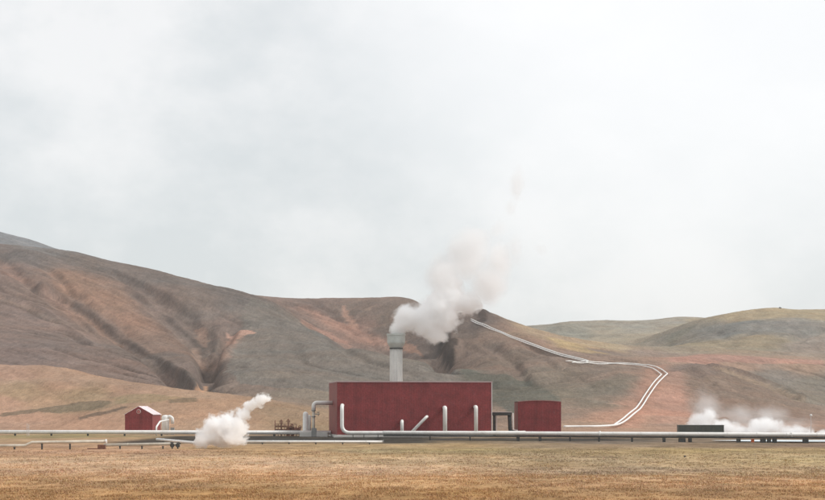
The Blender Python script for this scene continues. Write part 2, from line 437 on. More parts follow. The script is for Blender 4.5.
def np_mesh(name, v, faces, soil=None, smooth=True):
    me = bpy.data.meshes.new(name)
    k = faces.shape[1]
    me.vertices.add(len(v)); me.vertices.foreach_set('co', np.ascontiguousarray(v, np.float32).ravel())
    me.loops.add(faces.size); me.loops.foreach_set('vertex_index', np.ascontiguousarray(faces, np.int32).ravel())
    me.polygons.add(len(faces)); me.polygons.foreach_set('loop_start', np.arange(0, faces.size, k, dtype=np.int32))
    me.polygons.foreach_set('use_smooth', np.full(len(faces), smooth))
    me.update(calc_edges=True)
    if soil is not None:
        a = me.attributes.new('soil', 'FLOAT_COLOR', 'POINT')
        a.data.foreach_set('color', np.c_[soil, np.ones(len(soil))].astype(np.float32).ravel())
    return me

def box(bm, x0, x1, y0, y1, z0, z1, bevel=0.0):
    v = [bm.verts.new(p) for p in ((x0, y0, z0), (x1, y0, z0), (x1, y1, z0), (x0, y1, z0), (x0, y0, z1), (x1, y0, z1), (x1, y1, z1), (x0, y1, z1))]
    f = [bm.faces.new([v[i] for i in q]) for q in ((0, 3, 2, 1), (4, 5, 6, 7), (0, 1, 5, 4), (1, 2, 6, 5), (2, 3, 7, 6), (3, 0, 4, 7))]
    if bevel:
        bmesh.ops.bevel(bm, geom=list({e for q in f for e in q.edges}), offset=bevel, segments=2, affect='EDGES')
    return bm
def fillet(pts, R, n=7):
    """round the corners of a polyline with arcs of radius R"""
    pts = [Vector(p) for p in pts]
    out = [pts[0]]
    for a, b, c in zip(pts[:-2], pts[1:-1], pts[2:]):
        d0, d1 = (a - b), (c - b)
        l0, l1 = d0.length, d1.length; d0 /= l0; d1 /= l1
        ang = math.acos(max(-1, min(1, d0.dot(d1))))
        if ang > 3.0 or R <= 0: out.append(b); continue
        t = min(R / math.tan(ang / 2), l0 * .48, l1 * .48)
        p0, p1 = b + d0 * t, b + d1 * t
        for k in range(n + 1):
            s = k / n
            out.append(p0 * (1 - s) ** 2 + b * 2 * s * (1 - s) + p1 * s ** 2)
    out.append(pts[-1])
    return out
def tube(bm, pts, r, sides=14, caps=True):
    pts = [Vector(p) for p in pts]
    rs = r if isinstance(r, (list, tuple)) else [r] * len(pts)
    t0 = (pts[1] - pts[0]).normalized()
    n = t0.cross(Vector((0, 0, 1)))
    if n.length < 1e-3: n = t0.cross(Vector((0, 1, 0)))
    n.normalize(); rings = []; tp = t0
    for i, p in enumerate(pts):
        t = ((pts[min(i + 1, len(pts) - 1)] - pts[max(i - 1, 0)])).normalized()
        q = tp.rotation_difference(t); n = q @ n; tp = t
        b = t.cross(n)
        rings.append([bm.verts.new(p + (n * math.cos(a) + b * math.sin(a)) * rs[i]) for a in [2 * math.pi * k / sides for k in range(sides)]])
    for A, B in zip(rings[:-1], rings[1:]):
        for k in range(sides):
            bm.faces.new((A[k], A[(k + 1) % sides], B[(k + 1) % sides], B[k]))
    if caps:
        bm.faces.new(rings[0][::-1]); bm.faces.new(rings[-1])
    return bm
def lathe(bm, prof, x=0, y=0, sides=24):
    rings = [[bm.verts.new((x + r * math.cos(2 * math.pi * k / sides), y + r * math.sin(2 * math.pi * k / sides), z)) for k in range(sides)] for r, z in prof]
    for A, B in zip(rings[:-1], rings[1:]):
        for k in range(sides): bm.faces.new((A[k], A[(k + 1) % sides], B[(k + 1) % sides], B[k]))
    bm.faces.new(rings[0][::-1]); bm.faces.new(rings[-1])
    return bm
def pipe_mesh(name, pts, r, R=1.2, sides=16, bands=6.0):
    """an insulated pipe: the sweep and, every few metres, the raised joint band of its cladding"""
    bm = bmesh.new(); path = fillet(pts, R); tube(bm, path, r, sides)
    for a, b in zip(path[:-1], path[1:]):
        L = (b - a).length
        if bands and L > bands:
            for k in range(1, int(L / bands) + 1):
                p = a.lerp(b, (k - .5) * bands / L); d = (b - a).normalized()
                tube(bm, [p - d * .06, p + d * .06], r + .025, sides)
    return finish(bm, name, True)

class Nodes:
    def __init__(s, name):
        s.m = bpy.data.materials.new(name); s.m.use_nodes = True; s.t = s.m.node_tree
        s.t.nodes.clear(); s.out = s.n('ShaderNodeOutputMaterial')
    def n(s, t, **kw):
        x = s.t.nodes.new(t)
        for k, v in kw.items(): setattr(x, k, v)
        return x
    def l(s, a, b): s.t.links.new(a, b)
    def noise(s, vec, scale, detail=4, rough=.6, dims='3D'):
        x = s.n('ShaderNodeTexNoise', noise_dimensions=dims); x.inputs['Scale'].default_value = scale
        x.inputs['Detail'].default_value = detail; x.inputs['Roughness'].default_value = rough
        if vec is not None: s.l(vec, x.inputs['Vector'])
        return x.outputs['Fac']
    def math(s, op, a, b=0.0, c=None, clamp=False):
        x = s.n('ShaderNodeMath', operation=op, use_clamp=clamp)
        for i, v in enumerate((a, b) if c is None else (a, b, c)):
            if isinstance(v, (int, float)): x.inputs[i].default_value = v
            else: s.l(v, x.inputs[i])
        return x.outputs[0]
    def remap(s, v, a, b, c, d, smooth=False):
        x = s.n('ShaderNodeMapRange'); x.interpolation_type = 'SMOOTHSTEP' if smooth else 'LINEAR'
        s.l(v, x.inputs['Value'])
        for k, q in zip(('From Min', 'From Max', 'To Min', 'To Max'), (a, b, c, d)): x.inputs[k].default_value = q
        return x.outputs['Result']
    def mix(s, fac, a, b, mode='MIX'):
        x = s.n('ShaderNodeMix', data_type='RGBA', blend_type=mode)
        for i, v in ((0, fac), (6, a), (7, b)):
            if isinstance(v, (int, float)): x.inputs[i].default_value = v
            elif isinstance(v, tuple): x.inputs[i].default_value = (*v[:3], 1)
            else: s.l(v, x.inputs[i])
        return x.outputs[2]
    def mapping(s, vec, scale=(1, 1, 1), rot=(0, 0, 0)):
        x = s.n('ShaderNodeMapping'); x.inputs['Scale'].default_value = scale; x.inputs['Rotation'].default_value = rot
        s.l(vec, x.inputs['Vector']); return x.outputs[0]
    def bsdf(s, color, rough=.6, metal=0.0, spec=.3, bump=None, bstr=.3, bdist=.05):
        p = s.n('ShaderNodeBsdfPrincipled')
        for k, v in (('Base Color', color), ('Roughness', rough), ('Metallic', metal)):
            if isinstance(v, tuple): p.inputs[k].default_value = (*v[:3], 1)
            elif isinstance(v, (int, float)): p.inputs[k].default_value = v
            else: s.l(v, p.inputs[k])
        p.inputs['Specular IOR Level'].default_value = spec
        if bump is not None:
            b = s.n('ShaderNodeBump'); b.inputs['Strength'].default_value = bstr; b.inputs['Distance'].default_value = bdist
            s.l(bump, b.inputs['Height']); s.l(b.outputs[0], p.inputs['Normal'])
        s.l(p.outputs[0], s.out.inputs['Surface']); return p

def soil_material(name, near):
    N = Nodes(name); geo = N.n('ShaderNodeNewGeometry'); pos = geo.outputs['Position']
    at = N.n('ShaderNodeAttribute', attribute_name='soil').outputs['Color']
    if near:
        flat = N.mapping(pos, (.35, .12, 1))
        a = N.noise(flat, .55, 6, .7); b = N.noise(pos, 1.6, 5, .75); c = N.noise(pos, .05, 4, .6)
        fac = N.math('MULTIPLY', N.remap(a, .3, .7, .62, 1.38), N.remap(b, .25, .75, .6, 1.4))
        h = N.math('ADD', N.math('MULTIPLY', b, .5), a)
        tint = N.mix(N.remap(c, .35, .65, 0, 1), (1.03, .99, .96), (.98, 1.0, .98))
    else:
        str_ = N.mapping(pos, (1, .16, .6)); a = N.noise(str_, .10, 8, .72); b = N.noise(str_, .5, 6, .8); c = N.noise(N.mapping(pos, (1, 1, 2.5)), .022, 5, .6)
        fac = N.math('MULTIPLY', N.remap(a, .3, .7, .84, 1.16), N.remap(b, .25, .75, .70, 1.30))
        h = N.math('ADD', N.math('MULTIPLY', a, 3.0), N.math('MULTIPLY', b, 1.0))
        tint = N.mix(N.remap(c, .35, .65, 0, 1), (1.04, .99, .96), (.97, 1.0, 1.01))
    col = N.mix(1.0, at, tint, 'MULTIPLY')
    v = N.n('ShaderNodeVectorMath', operation='SCALE'); N.l(col, v.inputs[0]); N.l(fac, v.inputs['Scale'])
    N.bsdf(v.outputs[0], 1.0, 0, 0, h, .35 if near else .8, .12 if near else .8)
    return N.m

def painted(name, base, var=.18, rough=.5, panel=1.0, streak=.25, spec=.35):
    """painted profiled sheet: panels of slightly different tint, fine ribs, rain streaks"""
    N = Nodes(name); tc = N.n('ShaderNodeTexCoord').outputs['Object']
    sep = N.n('ShaderNodeSeparateXYZ'); N.l(tc, sep.inputs[0])
    run = N.math('ADD', sep.outputs[0], sep.outputs[1])
    cell = N.math('FLOOR', N.math('DIVIDE', run, panel))
    w = N.n('ShaderNodeTexWhiteNoise', noise_dimensions='1D'); N.l(cell, w.inputs['W'])
    st = N.noise(N.mapping(tc, (1.6, 1.6, .16)), 1.0, 5, .65)
    bl = N.noise(tc, .35, 5, .6)
    f = N.math('MULTIPLY', N.remap(w.outputs['Value'], 0, 1, 1 - var * .5, 1 + var * .5), N.remap(st, .3, .7, 1 - streak, 1 + streak))
    f = N.math('MULTIPLY', f, N.remap(bl, .3, .7, .76, 1.24))
    f = N.math('MULTIPLY', f, N.remap(N.noise(tc, 2.6, 3, .8), .3, .7, .70, 1.30))
    rib = N.math('PINGPONG', N.math('DIVIDE', run, .3), .5)
    col = N.n('ShaderNodeVectorMath', operation='SCALE'); col.inputs[0].default_value = base; N.l(f, col.inputs['Scale'])
    dust = N.mix(N.remap(N.noise(tc, .9, 5, .7), .55, .8, 0, .35), col.outputs[0], tuple(min(1, c * .6 + .12) for c in base))
    N.bsdf(dust, rough, 0, spec, rib, .5, .06)
    return N.m
def plain(name, base, rough=.5, metal=0.0, var=.25, scale=1.2, spec=.3, dirt=None, dfac=.5):
    N = Nodes(name); tc = N.n('ShaderNodeTexCoord').outputs['Object']
    a = N.noise(tc, scale, 5, .65); b = N.noise(N.mapping(tc, (1, 1, .25)), scale * .5, 5, .6)
    v = N.n('ShaderNodeVectorMath', operation='SCALE'); v.inputs[0].default_value = base
    N.l(N.remap(a, .3, .7, 1 - var, 1 + var), v.inputs['Scale'])
    col = v.outputs[0]
    if dirt: col = N.mix(N.remap(b, .45, .75, 0, dfac), col, dirt)
    N.bsdf(col, rough, metal, spec, a, .15, .03)
    return N.m

M = {}
M['hills'] = soil_material('hill_soil', False)
M['plain'] = soil_material('meadow_soil', True)
M['red'] = painted('red_sheet', (.205, .034, .035), streak=.06, var=.12)
M['red_house'] = painted('red_sheet_bright', (.23, .039, .041), streak=.06)
M['roof_sheen'] = painted('red_roof_with_sheen', (.78, .62, .63), rough=.4, panel=.6)  # red roof; the sky sheen on it is put into this pale base
M['white'] = plain('white_paint', (.80, .79, .76), .45, 0, .08, dirt=(.42, .37, .31), dfac=.35)
M['cladding'] = plain('aluminium_cladding', (.80, .785, .75), .42, .0, .08, .8, .5, dirt=(.50, .45, .38), dfac=.35)
M['old_pipe'] = plain('weathered_pipe', (.60, .55, .46), .6, 0, .15, .8, dirt=(.34, .28, .20), dfac=.6)
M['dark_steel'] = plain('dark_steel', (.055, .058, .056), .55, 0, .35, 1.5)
M['rust'] = plain('rusty_steel', (.20, .095, .065), .8, 0, .4, 2.0, dirt=(.10, .06, .05))
M['concrete'] = plain('pale_concrete', (.60, .585, .55), .85, 0, .1, .5, dirt=(.36, .34, .31), dfac=.45)
M['cap'] = plain('grey_green_cap', (.50, .53, .50), .6, 0, .12, .8, dirt=(.38, .39, .37))
M['slate'] = plain('dark_shed_sheet', (.085, .095, .085), .6, 0, .2, 1.0, dirt=(.14, .13, .11))
M['coping'] = plain('pinkish_coping', (.46, .33, .33), .6, 0, .1)
M['trim'] = plain('pale_trim', (.62, .56, .54), .5, 0, .1)
M['grey_steel'] = plain('grey_steel', (.30, .30, .29), .5, .3, .2)
M['orange'] = plain('orange_paint', (.62, .16, .06), .5, 0, .15)
M['rock'] = plain('dark_rock', (.08, .075, .07), .95, 0, .4, 4)

# ------------------------------------------------------------------ hills
nu2, ns2 = nu * 2 - 1, ns * 2 - 1
Z2 = upsample(ZZ, ns2, nu2); SO2 = np.clip(upsample(SO, ns2, nu2), .02, .8)
gu2 = np.linspace(gu[0], gu[-1], nu2); gs2 = np.linspace(gs[0], gs[-1], ns2); S2, U2 = np.meshgrid(gs2, gu2, indexing='ij')
D2 = np.exp(S2); X2 = U2 * D2
def streaks(base, z, n):
    """scree streaks: noise drawn out down the fall of the slope"""
    g0, g1 = np.gradient(z); L = np.hypot(g0, g1) + 1e-6; g0 /= L; g1 /= L
    acc = base.copy(); cnt = 1; r0, r1 = base.shape
    for sgn in (1, -1):
        p0, p1 = [a.astype(np.float32) for a in np.meshgrid(np.arange(r0), np.arange(r1), indexing='ij')]
        for _ in range(n):
            i, j = np.clip(p0, 0, r0 - 1).astype(np.int32), np.clip(p1, 0, r1 - 1).astype(np.int32)
            p0 += sgn * g0[i, j]; p1 += sgn * g1[i, j]
            acc += base[np.clip(p0, 0, r0 - 1).astype(np.int32), np.clip(p1, 0, r1 - 1).astype(np.int32)]; cnt += 1
    acc /= cnt; acc -= acc.mean(); return acc / acc.std()
wn = RNG.standard_normal(Z2.shape).astype(np.float32)
wc = np.kron(RNG.standard_normal((ns2 // 4 + 1, nu2 // 4 + 1)), np.ones((4, 4)))[:ns2, :nu2].astype(np.float32)
lic = streaks(wn, blur(Z2, 2), 14); licc = streaks(blur(wc, 1), blur(Z2, 4), 34)
slope = np.clip((Z2 + 1) / 25, 0, 1) * np.clip((D2 - 700) / 300, .35, 1)
SO2 *= np.clip(1 + slope * (.035 * lic + .04 * licc) + .05 * wn, .4, 1.8)[..., None]
Z2 += np.clip((Z2 + 1) / 4, 0, 1) * (.45 * fbm(X2 / 9, D2 / 9, 3, 131) + .25 * fbm(X2 / 4, D2 / 4, 2, 141))
Z2[0] -= 3
hills = link('hills', grid_mesh('hills', X2, D2, Z2, SO2), M['hills']); tag(hills, kind='structure')
def ground_z(x, y):
    i = (math.log(y) - S0) / CELL; j = (x / y - U0) / CELL
    if i < 0 or i >= ns - 1 or j < 0 or j >= nu - 1: return 0.0
    a, b = int(i), int(j); f, g = i - a, j - b
    z = (ZZ[a, b] * (1 - g) + ZZ[a, b + 1] * g) * (1 - f) + (ZZ[a + 1, b] * (1 - g) + ZZ[a + 1, b + 1] * g) * f
    return float(z)

# ------------------------------------------------------------------ the plain
gx = np.concatenate([[-8, -3, -1.4, -.8], np.arange(-.52, .5201, .0017), [.8, 1.4, 3, 8]])
gd = np.concatenate([np.geomspace(2, 60, 30)[:-1], np.exp(np.arange(math.log(60), math.log(800), .0036))])
DG, UG = np.meshgrid(gd, gx, indexing='ij'); XG = UG * DG
edge = 163 + 10 * fbm(XG / 40, DG / 60, 3, 151) + .05 * XG
ZG = .32 / (1 + np.exp(np.clip((DG - edge) / 1.6, -40, 40))) + .10 * fbm(XG / 9, DG / 9, 4, 161) + .05 * fbm(XG / 1.7, DG / 1.7, 3, 171) * np.clip((400 - DG) / 200, 0, 1)
ZG += .25 * fbm(XG / 60, DG / 60, 3, 181) * np.clip((330 - DG) / 80, 0, 1) - .05
MEADOW = [  # photo column, photo row, colour of the grass there
 (0,498,166,131,90),(200,498,166,131,90),(412,498,166,131,90),(620,498,166,134,97),(825,498,166,134,97),
 (0,488,172,139,100),(200,489,172,139,100),(412,488,172,139,100),(620,488,180,146,108),(825,488,180,146,108),
 (0,480,184,150,112),(180,479,184,150,112),(412,480,184,150,112),(620,479,178,148,112),(825,480,178,148,112),
 (0,470,189,156,122),(150,470,185,154,122),(412,470,187,158,126),(620,470,162,140,112),(825,470,162,140,110),
 (0,460,185,156,124),(200,460,187,158,126),(412,460,178,153,119),(560,461,164,143,112),(700,461,166,145,113),(825,460,170,150,113),
 (0,452,170,138,109),(120,452,173,141,113),(300,452,168,139,105),(380,451,151,135,102),(450,450,155,137,100),(560,451,149,131,100),(700,450,159,138,100),(825,451,155,135,100),
 (0,446,166,136,109),(120,446,168,138,111),(260,447,159,133,100),(350,447,155,133,100),(450,446,157,135,102),(560,446,142,124,99),(700,445,132,115,95),(825,445,129,111,95),
 (0,440,157,134,107),(120,440,162,136,107),(60,436,142,128,95),(220,440,104,98,85),(350,440,98,92,81),(450,441,132,117,95),(600,441,113,102,89),(720,441,124,110,93),(825,441,124,110,93),
 (0,432,170,139,116),(120,432,162,134,109),(250,432,142,124,104),(412,432,132,120,103),(600,432,160,130,111),(760,432,151,125,108),(825,432,142,119,103),
]
row = HOR + CAM_H * F / np.maximum(DG, 30); colx = 412.5 + UG * F
st = 4
rr = row[::st, ::st] + 2.2 * fbm(XG / 25, DG / 50, 4, 191)[::st, ::st]; cc = colx[::st, ::st] + 40 * fbm(XG / 30, DG / 30, 3, 201)[::st, ::st]
num = 0; den = 0
for (x, y, *c) in MEADOW:
    w = (((cc - x) / 90) ** 2 + ((rr - y) / (3.2 if y > 455 else 2.4)) ** 2 + .06) ** -2
    num = num + w[..., None] * np.array(lin(*c)); den = den + w
low = num / den[..., None]
ii = np.clip(np.arange(DG.shape[0]) / st, 0, low.shape[0] - 1.001); jj = np.clip(np.arange(DG.shape[1]) / st, 0, low.shape[1] - 1.001)
i0, j0 = ii.astype(int), jj.astype(int); fi, fj = (ii - i0)[:, None, None], (jj - j0)[None, :, None]
SG = (low[i0][:, j0] * (1 - fj) + low[i0][:, j0 + 1] * fj) * (1 - fi) + (low[i0 + 1][:, j0] * (1 - fj) + low[i0 + 1][:, j0 + 1] * fj) * fi
# darker ground along the pipes and beside the power station
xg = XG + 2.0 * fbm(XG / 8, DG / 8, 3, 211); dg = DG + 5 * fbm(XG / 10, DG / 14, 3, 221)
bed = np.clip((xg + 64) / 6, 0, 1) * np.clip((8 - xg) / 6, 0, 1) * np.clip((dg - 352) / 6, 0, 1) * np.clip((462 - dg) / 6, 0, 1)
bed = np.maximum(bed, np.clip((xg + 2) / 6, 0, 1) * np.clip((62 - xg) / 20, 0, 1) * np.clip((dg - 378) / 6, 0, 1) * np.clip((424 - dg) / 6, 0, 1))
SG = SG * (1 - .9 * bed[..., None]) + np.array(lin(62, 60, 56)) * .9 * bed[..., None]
m1 = fbm(XG / 7, DG / 22, 5, 231, .65); m2 = fbm(XG / 1.8, DG / 4, 4, 241, .7); hu = fbm(XG / 16, DG / 40, 4, 251)
SG = SG * (1 + .30 * m1 + .15 * m2 + .20 * fbm(XG / 28, DG / 60, 4, 271))[..., None] * (1 + hu[..., None] * np.array([.07, .02, -.09]))
line = np.exp(-((DG - edge - 2) / 2.0) ** 2)[..., None]             # bare earth showing along the low bank
SG = SG * np.array([.97, .965, 1.02]); SG = np.clip(SG * (1 - .35 * line * np.clip(.5 + hu[..., None] * 2, 0, 1)), .02, .8)
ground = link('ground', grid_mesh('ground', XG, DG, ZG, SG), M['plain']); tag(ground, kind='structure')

# dry grass: blades in tufts, each with the colour of the soil under it
def grass():
    n = 150000
    d = np.exp(RNG.uniform(math.log(104), math.log(335), n)); d = np.where(RNG.random(n) < .35, RNG.uniform(104, 190, n), d)
    x = RNG.uniform(-.285, .285, n) * d
    i = np.clip(np.searchsorted(gd, d) - 1, 0, len(gd) - 2); j = np.clip(np.searchsorted(gx, x / d) - 1, 0, len(gx) - 2)
    clump = fbm(x / 3.5, d / 6, 4, 261, .6)
    keep = RNG.random(n) < np.clip(.55 + 1.3 * clump, .06, 1)
    x, d, i, j, clump = x[keep], d[keep], i[keep], j[keep], clump[keep]; n = len(x)
    z = ZG[i, j] - .02
    hgt = (.08 + .10 * RNG.random(n) ** 2) * np.clip(1 + .9 * clump, .5, 1.8)
    hgt *= np.clip((345 - d) / 90, .35, 1)
    c = SG[i, j] * (RNG.uniform(.98, 1.26, n)[:, None]) * (1 + np.c_[RNG.normal(0, .05, n), RNG.normal(0, .03, n), RNG.normal(0, .08, n)])
    V = []; Cc = []; B = 4
    for b in range(B):
        a = RNG.uniform(0, 2 * np.pi, n); lean = RNG.uniform(.2, .8, n) * hgt; w = RNG.uniform(.025, .05, n) * (d / 140)
        ox, oy = RNG.normal(0, .10, n), RNG.normal(0, .10, n)
        tx, ty = np.cos(a), np.sin(a)
        base = np.c_[x + ox, d + oy, z]
        V.append(np.stack([base + np.c_[-ty * w, tx * w, 0 * w], base + np.c_[ty * w, -tx * w, 0 * w], base + np.c_[tx * lean, ty * lean, hgt * RNG.uniform(.7, 1.1, n)]], 1))
        Cc.append(np.repeat(np.clip(c, .02, .8)[:, None], 3, 1))
    V = np.concatenate(V).reshape(-1, 3); Cc = np.concatenate(Cc).reshape(-1, 3)
    me = np_mesh('grass', V, np.arange(len(V)).reshape(-1, 3), Cc)
    N = Nodes('dry_grass'); N.bsdf(N.n('ShaderNodeAttribute', attribute_name='soil').outputs['Color'], .9, 0, .1)
    o = link('grass', me, N.m); tag(o, 'short dry ochre grass covering the plain', 'grass', kind='stuff')
grass()

# ------------------------------------------------------------------ power station
TH = math.radians(8)
b = empty('power_station', (-18.5, 438, 0), TH)
tag(b, 'large flat-roofed dark red industrial hall with pale pipes rising along its front', 'building')
L_, DP, HT = 38.6, 21.3, 13.6
bm = bmesh.new(); box(bm, 0, L_, 0, DP, -.3, HT); link('wall', finish(bm, 'wall'), M['red'], b)
bm = bmesh.new()
for q in ((-.12, L_ + .12, -.12, .18), (-.12, L_ + .12, DP - .18, DP + .12), (-.12, .18, .185, DP - .185), (L_ - .18, L_ + .12, .185, DP - .185)):
    box(bm, *q, HT - .12, HT + .12)
link('coping', finish(bm, 'coping'), M['coping'], b)
bm = bmesh.new(); box(bm, .2, L_ - .2, .2, DP - .2, HT, HT + .05); link('roof', finish(bm, 'roof'), M['grey_steel'], b)
bm = bmesh.new(); box(bm, L_ - .14, L_ + .06, -.06, .14, 0, HT - .17); link('corner_trim', finish(bm, 'corner_trim'), M['trim'], b)
bm = bmesh.new(); box(bm, -.08, L_ + .08, -.09, -.004, -.3, .55); box(bm, -.09, -.004, -.09, DP, -.3, .55); link('plinth', finish(bm, 'plinth'), M['concrete'], b)
bm = bmesh.new(); box(bm, -.9, 1.2, -1.6, -.12, -.2, .38, .03); link('doorstep', finish(bm, 'doorstep'), M['concrete'], b)

# second hall, low arched roof
b = empty('red_hall', (26.55, 450, 0), 0)
tag(b, 'smaller dark red windowless hall with a slightly arched roof beside the big hall', 'building')
w, dp, h0, h1 = 10.9, 15.5, 8.65, 8.95
arc = [(w * t, h0 + (h1 - h0) * (1 - (2 * t - 1) ** 2)) for t in [k / 12 for k in range(13)]]
bm = bmesh.new()
prof = [(0, -.3)] + arc + [(w, -.3)]
fr = [bm.verts.new((x, 0, z)) for x, z in prof]; bk = [bm.verts.new((x, dp, z)) for x, z in prof]
bm.faces.new(fr); bm.faces.new(bk[::-1])
for k in range(len(prof)):
    m_ = (k + 1) % len(prof); bm.faces.new((fr[m_], fr[k], bk[k], bk[m_]))
link('wall', finish(bm, 'wall'), M['red'], b)
bm = bmesh.new()
for (p, q) in zip(arc[:-1], arc[1:]):
    v = [bm.verts.new(c) for c in ((p[0], -.12, p[1] + .02), (q[0], -.12, q[1] + .02), (q[0], dp + .12, q[1] + .02), (p[0], dp + .12, p[1] + .02),
                                   (p[0], -.12, p[1] + .16), (q[0], -.12, q[1] + .16), (q[0], dp + .12, q[1] + .16), (p[0], dp + .12, p[1] + .16))]
    for f in ((0, 3, 2, 1), (4, 5, 6, 7), (0, 1, 5, 4), (2, 3, 7, 6)): bm.faces.new([v[i] for i in f])
link('roof', finish(bm, 'roof'), plain('dull_red_roof', (.36, .17, .16), .6), b)

# little gabled house
b = empty('gabled_house', (-80.5, 500, 0), math.radians(-2.5))
tag(b, 'small red gabled house with a pale pink roof beside a white tank', 'house')
w, dp, he, hr = 7.75, 12.5, 5.45, 7.65
bm = bmesh.new()
prof = [(0, -.4), (0, he), (w / 2, hr), (w, he), (w, -.4)]
fr = [bm.verts.new((x, 0, z)) for x, z in prof]; bk = [bm.verts.new((x, dp, z)) for x, z in prof]
bm.faces.new(fr); bm.faces.new(bk[::-1])
for k in range(5): m_ = (k + 1) % 5; bm.faces.new((fr[m_], fr[k], bk[k], bk[m_]))
link('wall', finish(bm, 'wall'), M['red_house'], b)
for s in (0, 1):
    bm = bmesh.new(); x0, x1 = (w / 2, w + .25) if s else (w / 2, -.25)
    z1 = hr - (hr - he) / (w / 2) * (w / 2 + .25)
    v = [bm.verts.new(c) for c in ((x0, -.2, hr + .03), (x1, -.2, z1 + .03), (x1, dp + .2, z1 + .03), (x0, dp + .2, hr + .03), (x0, -.2, hr + .15), (x1, -.2, z1 + .15), (x1, dp + .2, z1 + .15), (x0, dp + .2, hr + .15))]
    for f in ((0, 3, 2, 1), (4, 5, 6, 7), (0, 1, 5, 4), (1, 2, 6, 5), (2, 3, 7, 6)): bm.faces.new([v[i] for i in f])
    link('roof', finish(bm, 'roof'), M['roof_sheen'], b)
bm = bmesh.new(); tube(bm, [(w / 2, -.03, 6.25), (w / 2, -.10, 6.25)], .52, 20)
vent = link('round_vent', finish(bm, 'round_vent'), plain('vent_red', (.44, .16, .15), .6), b)
bm = bmesh.new(); bmesh.ops.create_cone(bm, cap_ends=False, segments=24, radius1=.64, radius2=.52, depth=.16, matrix=Matrix.Translation((w / 2, -.10, 6.25)) @ Matrix.Rotation(math.pi / 2, 4, 'X'))
link('ring', finish(bm, 'ring'), M['trim'], vent)

# chimney stack with its wide head
b = empty('chimney_stack', (-4.35, 476, 0)); tag(b, 'pale concrete chimney stack with a wide grey head, rising behind the big red hall', 'chimney')
bm = bmesh.new(); lathe(bm, [(1.72, -.3), (1.66, 12), (1.60, 23.3)], sides=32); link('shaft', finish(bm, 'shaft', True), M['concrete'], b)
bm = bmesh.new()
for k in range(8):
    a = 2 * math.pi * (k + .35) / 8; c, s = math.cos(a) * 1.66, math.sin(a) * 1.66
    tube(bm, [(c, s, -.3), (c * .965, s * .965, 23.2)], .16, 8)
link('ribs', finish(bm, 'ribs', True), M['concrete'], b)
bm = bmesh.new(); lathe(bm, [(1.64, 23.25), (2.25, 24.2), (2.42, 24.6), (2.42, 26.5), (2.55, 26.52), (2.55, 26.95), (2.3, 26.95), (2.2, 24.6)], sides=36); link('head', finish(bm, 'head'), M['cap'], b)
bm = bmesh.new(); lathe(bm, [(1.72, 22.95), (1.84, 22.97), (1.84, 23.22), (1.72, 23.24)], sides=32); link('collar', finish(bm, 'collar'), M['dark_steel'], b)

# ------------------------------------------------------------------ pipes
def child_pipe(name, pts, r, mat, par, R=1.0, bands=6.0, sides=16):
    pts = [Vector(p) - par.location for p in pts]
    return link(name, pipe_mesh(name, pts, r, R, sides, bands), mat, par)
def support(par, x, y, z1, w=.16, spread=.7, mat=None):
    """a trestle: two legs and a cross bar"""
    bm = bmesh.new(); px, py, _ = par.location
    for s in (-1, 1): box(bm, x - px - w / 2, x - px + w / 2, y - py + s * spread / 2 - w / 2, y - py + s * spread / 2 + w / 2, -.4, z1 - .1)
    box(bm, x - px - w / 2 - .03, x - px + w / 2 + .03, y - py - spread / 2 - .2, y - py + spread / 2 + .2, z1 - .098, z1)
    return link('support', finish(bm, 'support'), mat or M['dark_steel'], par)

# pipe that comes out of the hall, runs along its front and carries the risers
hy = 435.2
X = lambda px, D: (px - 412.5) / F * D
h = empty('header_pipe', (X(342, hy), hy, 0)); tag(h, 'pale pipe along the front of the big red hall, with four risers', 'pipe')
wall_y = lambda x: 438 + (x + 18.5) * math.tan(TH)
xa = X(342, hy)
child_pipe('main_run', [(xa, wall_y(xa) + .4, 7.75), (xa, hy, 7.75), (xa, hy, 1.06), (X(520, hy), hy, 1.06), (X(526, hy), hy + 6, 1.06)], .46, M['cladding'], h, 2.0)
def riser(px, top, r, px2=None):
    x0 = X(px, hy); x1 = X(px2, hy) if px2 else x0; zt = CAM_H - (top - HOR) / F * hy
    d = Vector((x1 - x0, 0, zt - 1.06)).normalized()
    pts = [(x0, hy, 1.06), (x1, hy, zt), (x1 + d.x * .3, wall_y(x1) + .4, zt + .05)]
    child_pipe('riser', pts, r, M['cladding'], h, .7)
riser(402, 421.5, .40); riser(411, 417, .36, 426.5); riser(445, 408, .52); riser(476, 407.2, .46)
for px in (353, 364, 378): support(h, X(px, hy), hy, .58, .14, .6)

# long raised pipeline on the right
def along(a, b, t): return Vector(a).lerp(Vector(b), t)
A = Vector((X(384, 392), 392, 1.62)); B = Vector((X(985, 343), 343, 1.62))
h = empty('pipeline', (A.x, A.y, 0)); tag(h, 'long raised silver pipeline on dark trestles right of the big red hall', 'pipeline')
child_pipe('main_run', [(A.x - .3, 434.6, 1.06), (A.x - .3, 420, 1.3), (A.x, 392.2, 1.62), B], .39, M['cladding'], h, 2.0)
d = (B - A); n_ = int(d.length / 12)
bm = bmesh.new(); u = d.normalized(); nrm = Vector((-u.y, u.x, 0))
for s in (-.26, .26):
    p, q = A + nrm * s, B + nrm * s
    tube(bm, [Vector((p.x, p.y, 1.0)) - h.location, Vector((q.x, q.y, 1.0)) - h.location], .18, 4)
link('dark_bars', finish(bm, 'dark_bars'), M['dark_steel'], h)  # dark bars along the underside of the pipe
def at_col(px):
    m = (px - 412.5) / F                            # where the line crosses this bearing
    t = (m * A.y - A.x) / ((B.x - A.x) - m * (B.y - A.y)); return A.lerp(B, t)
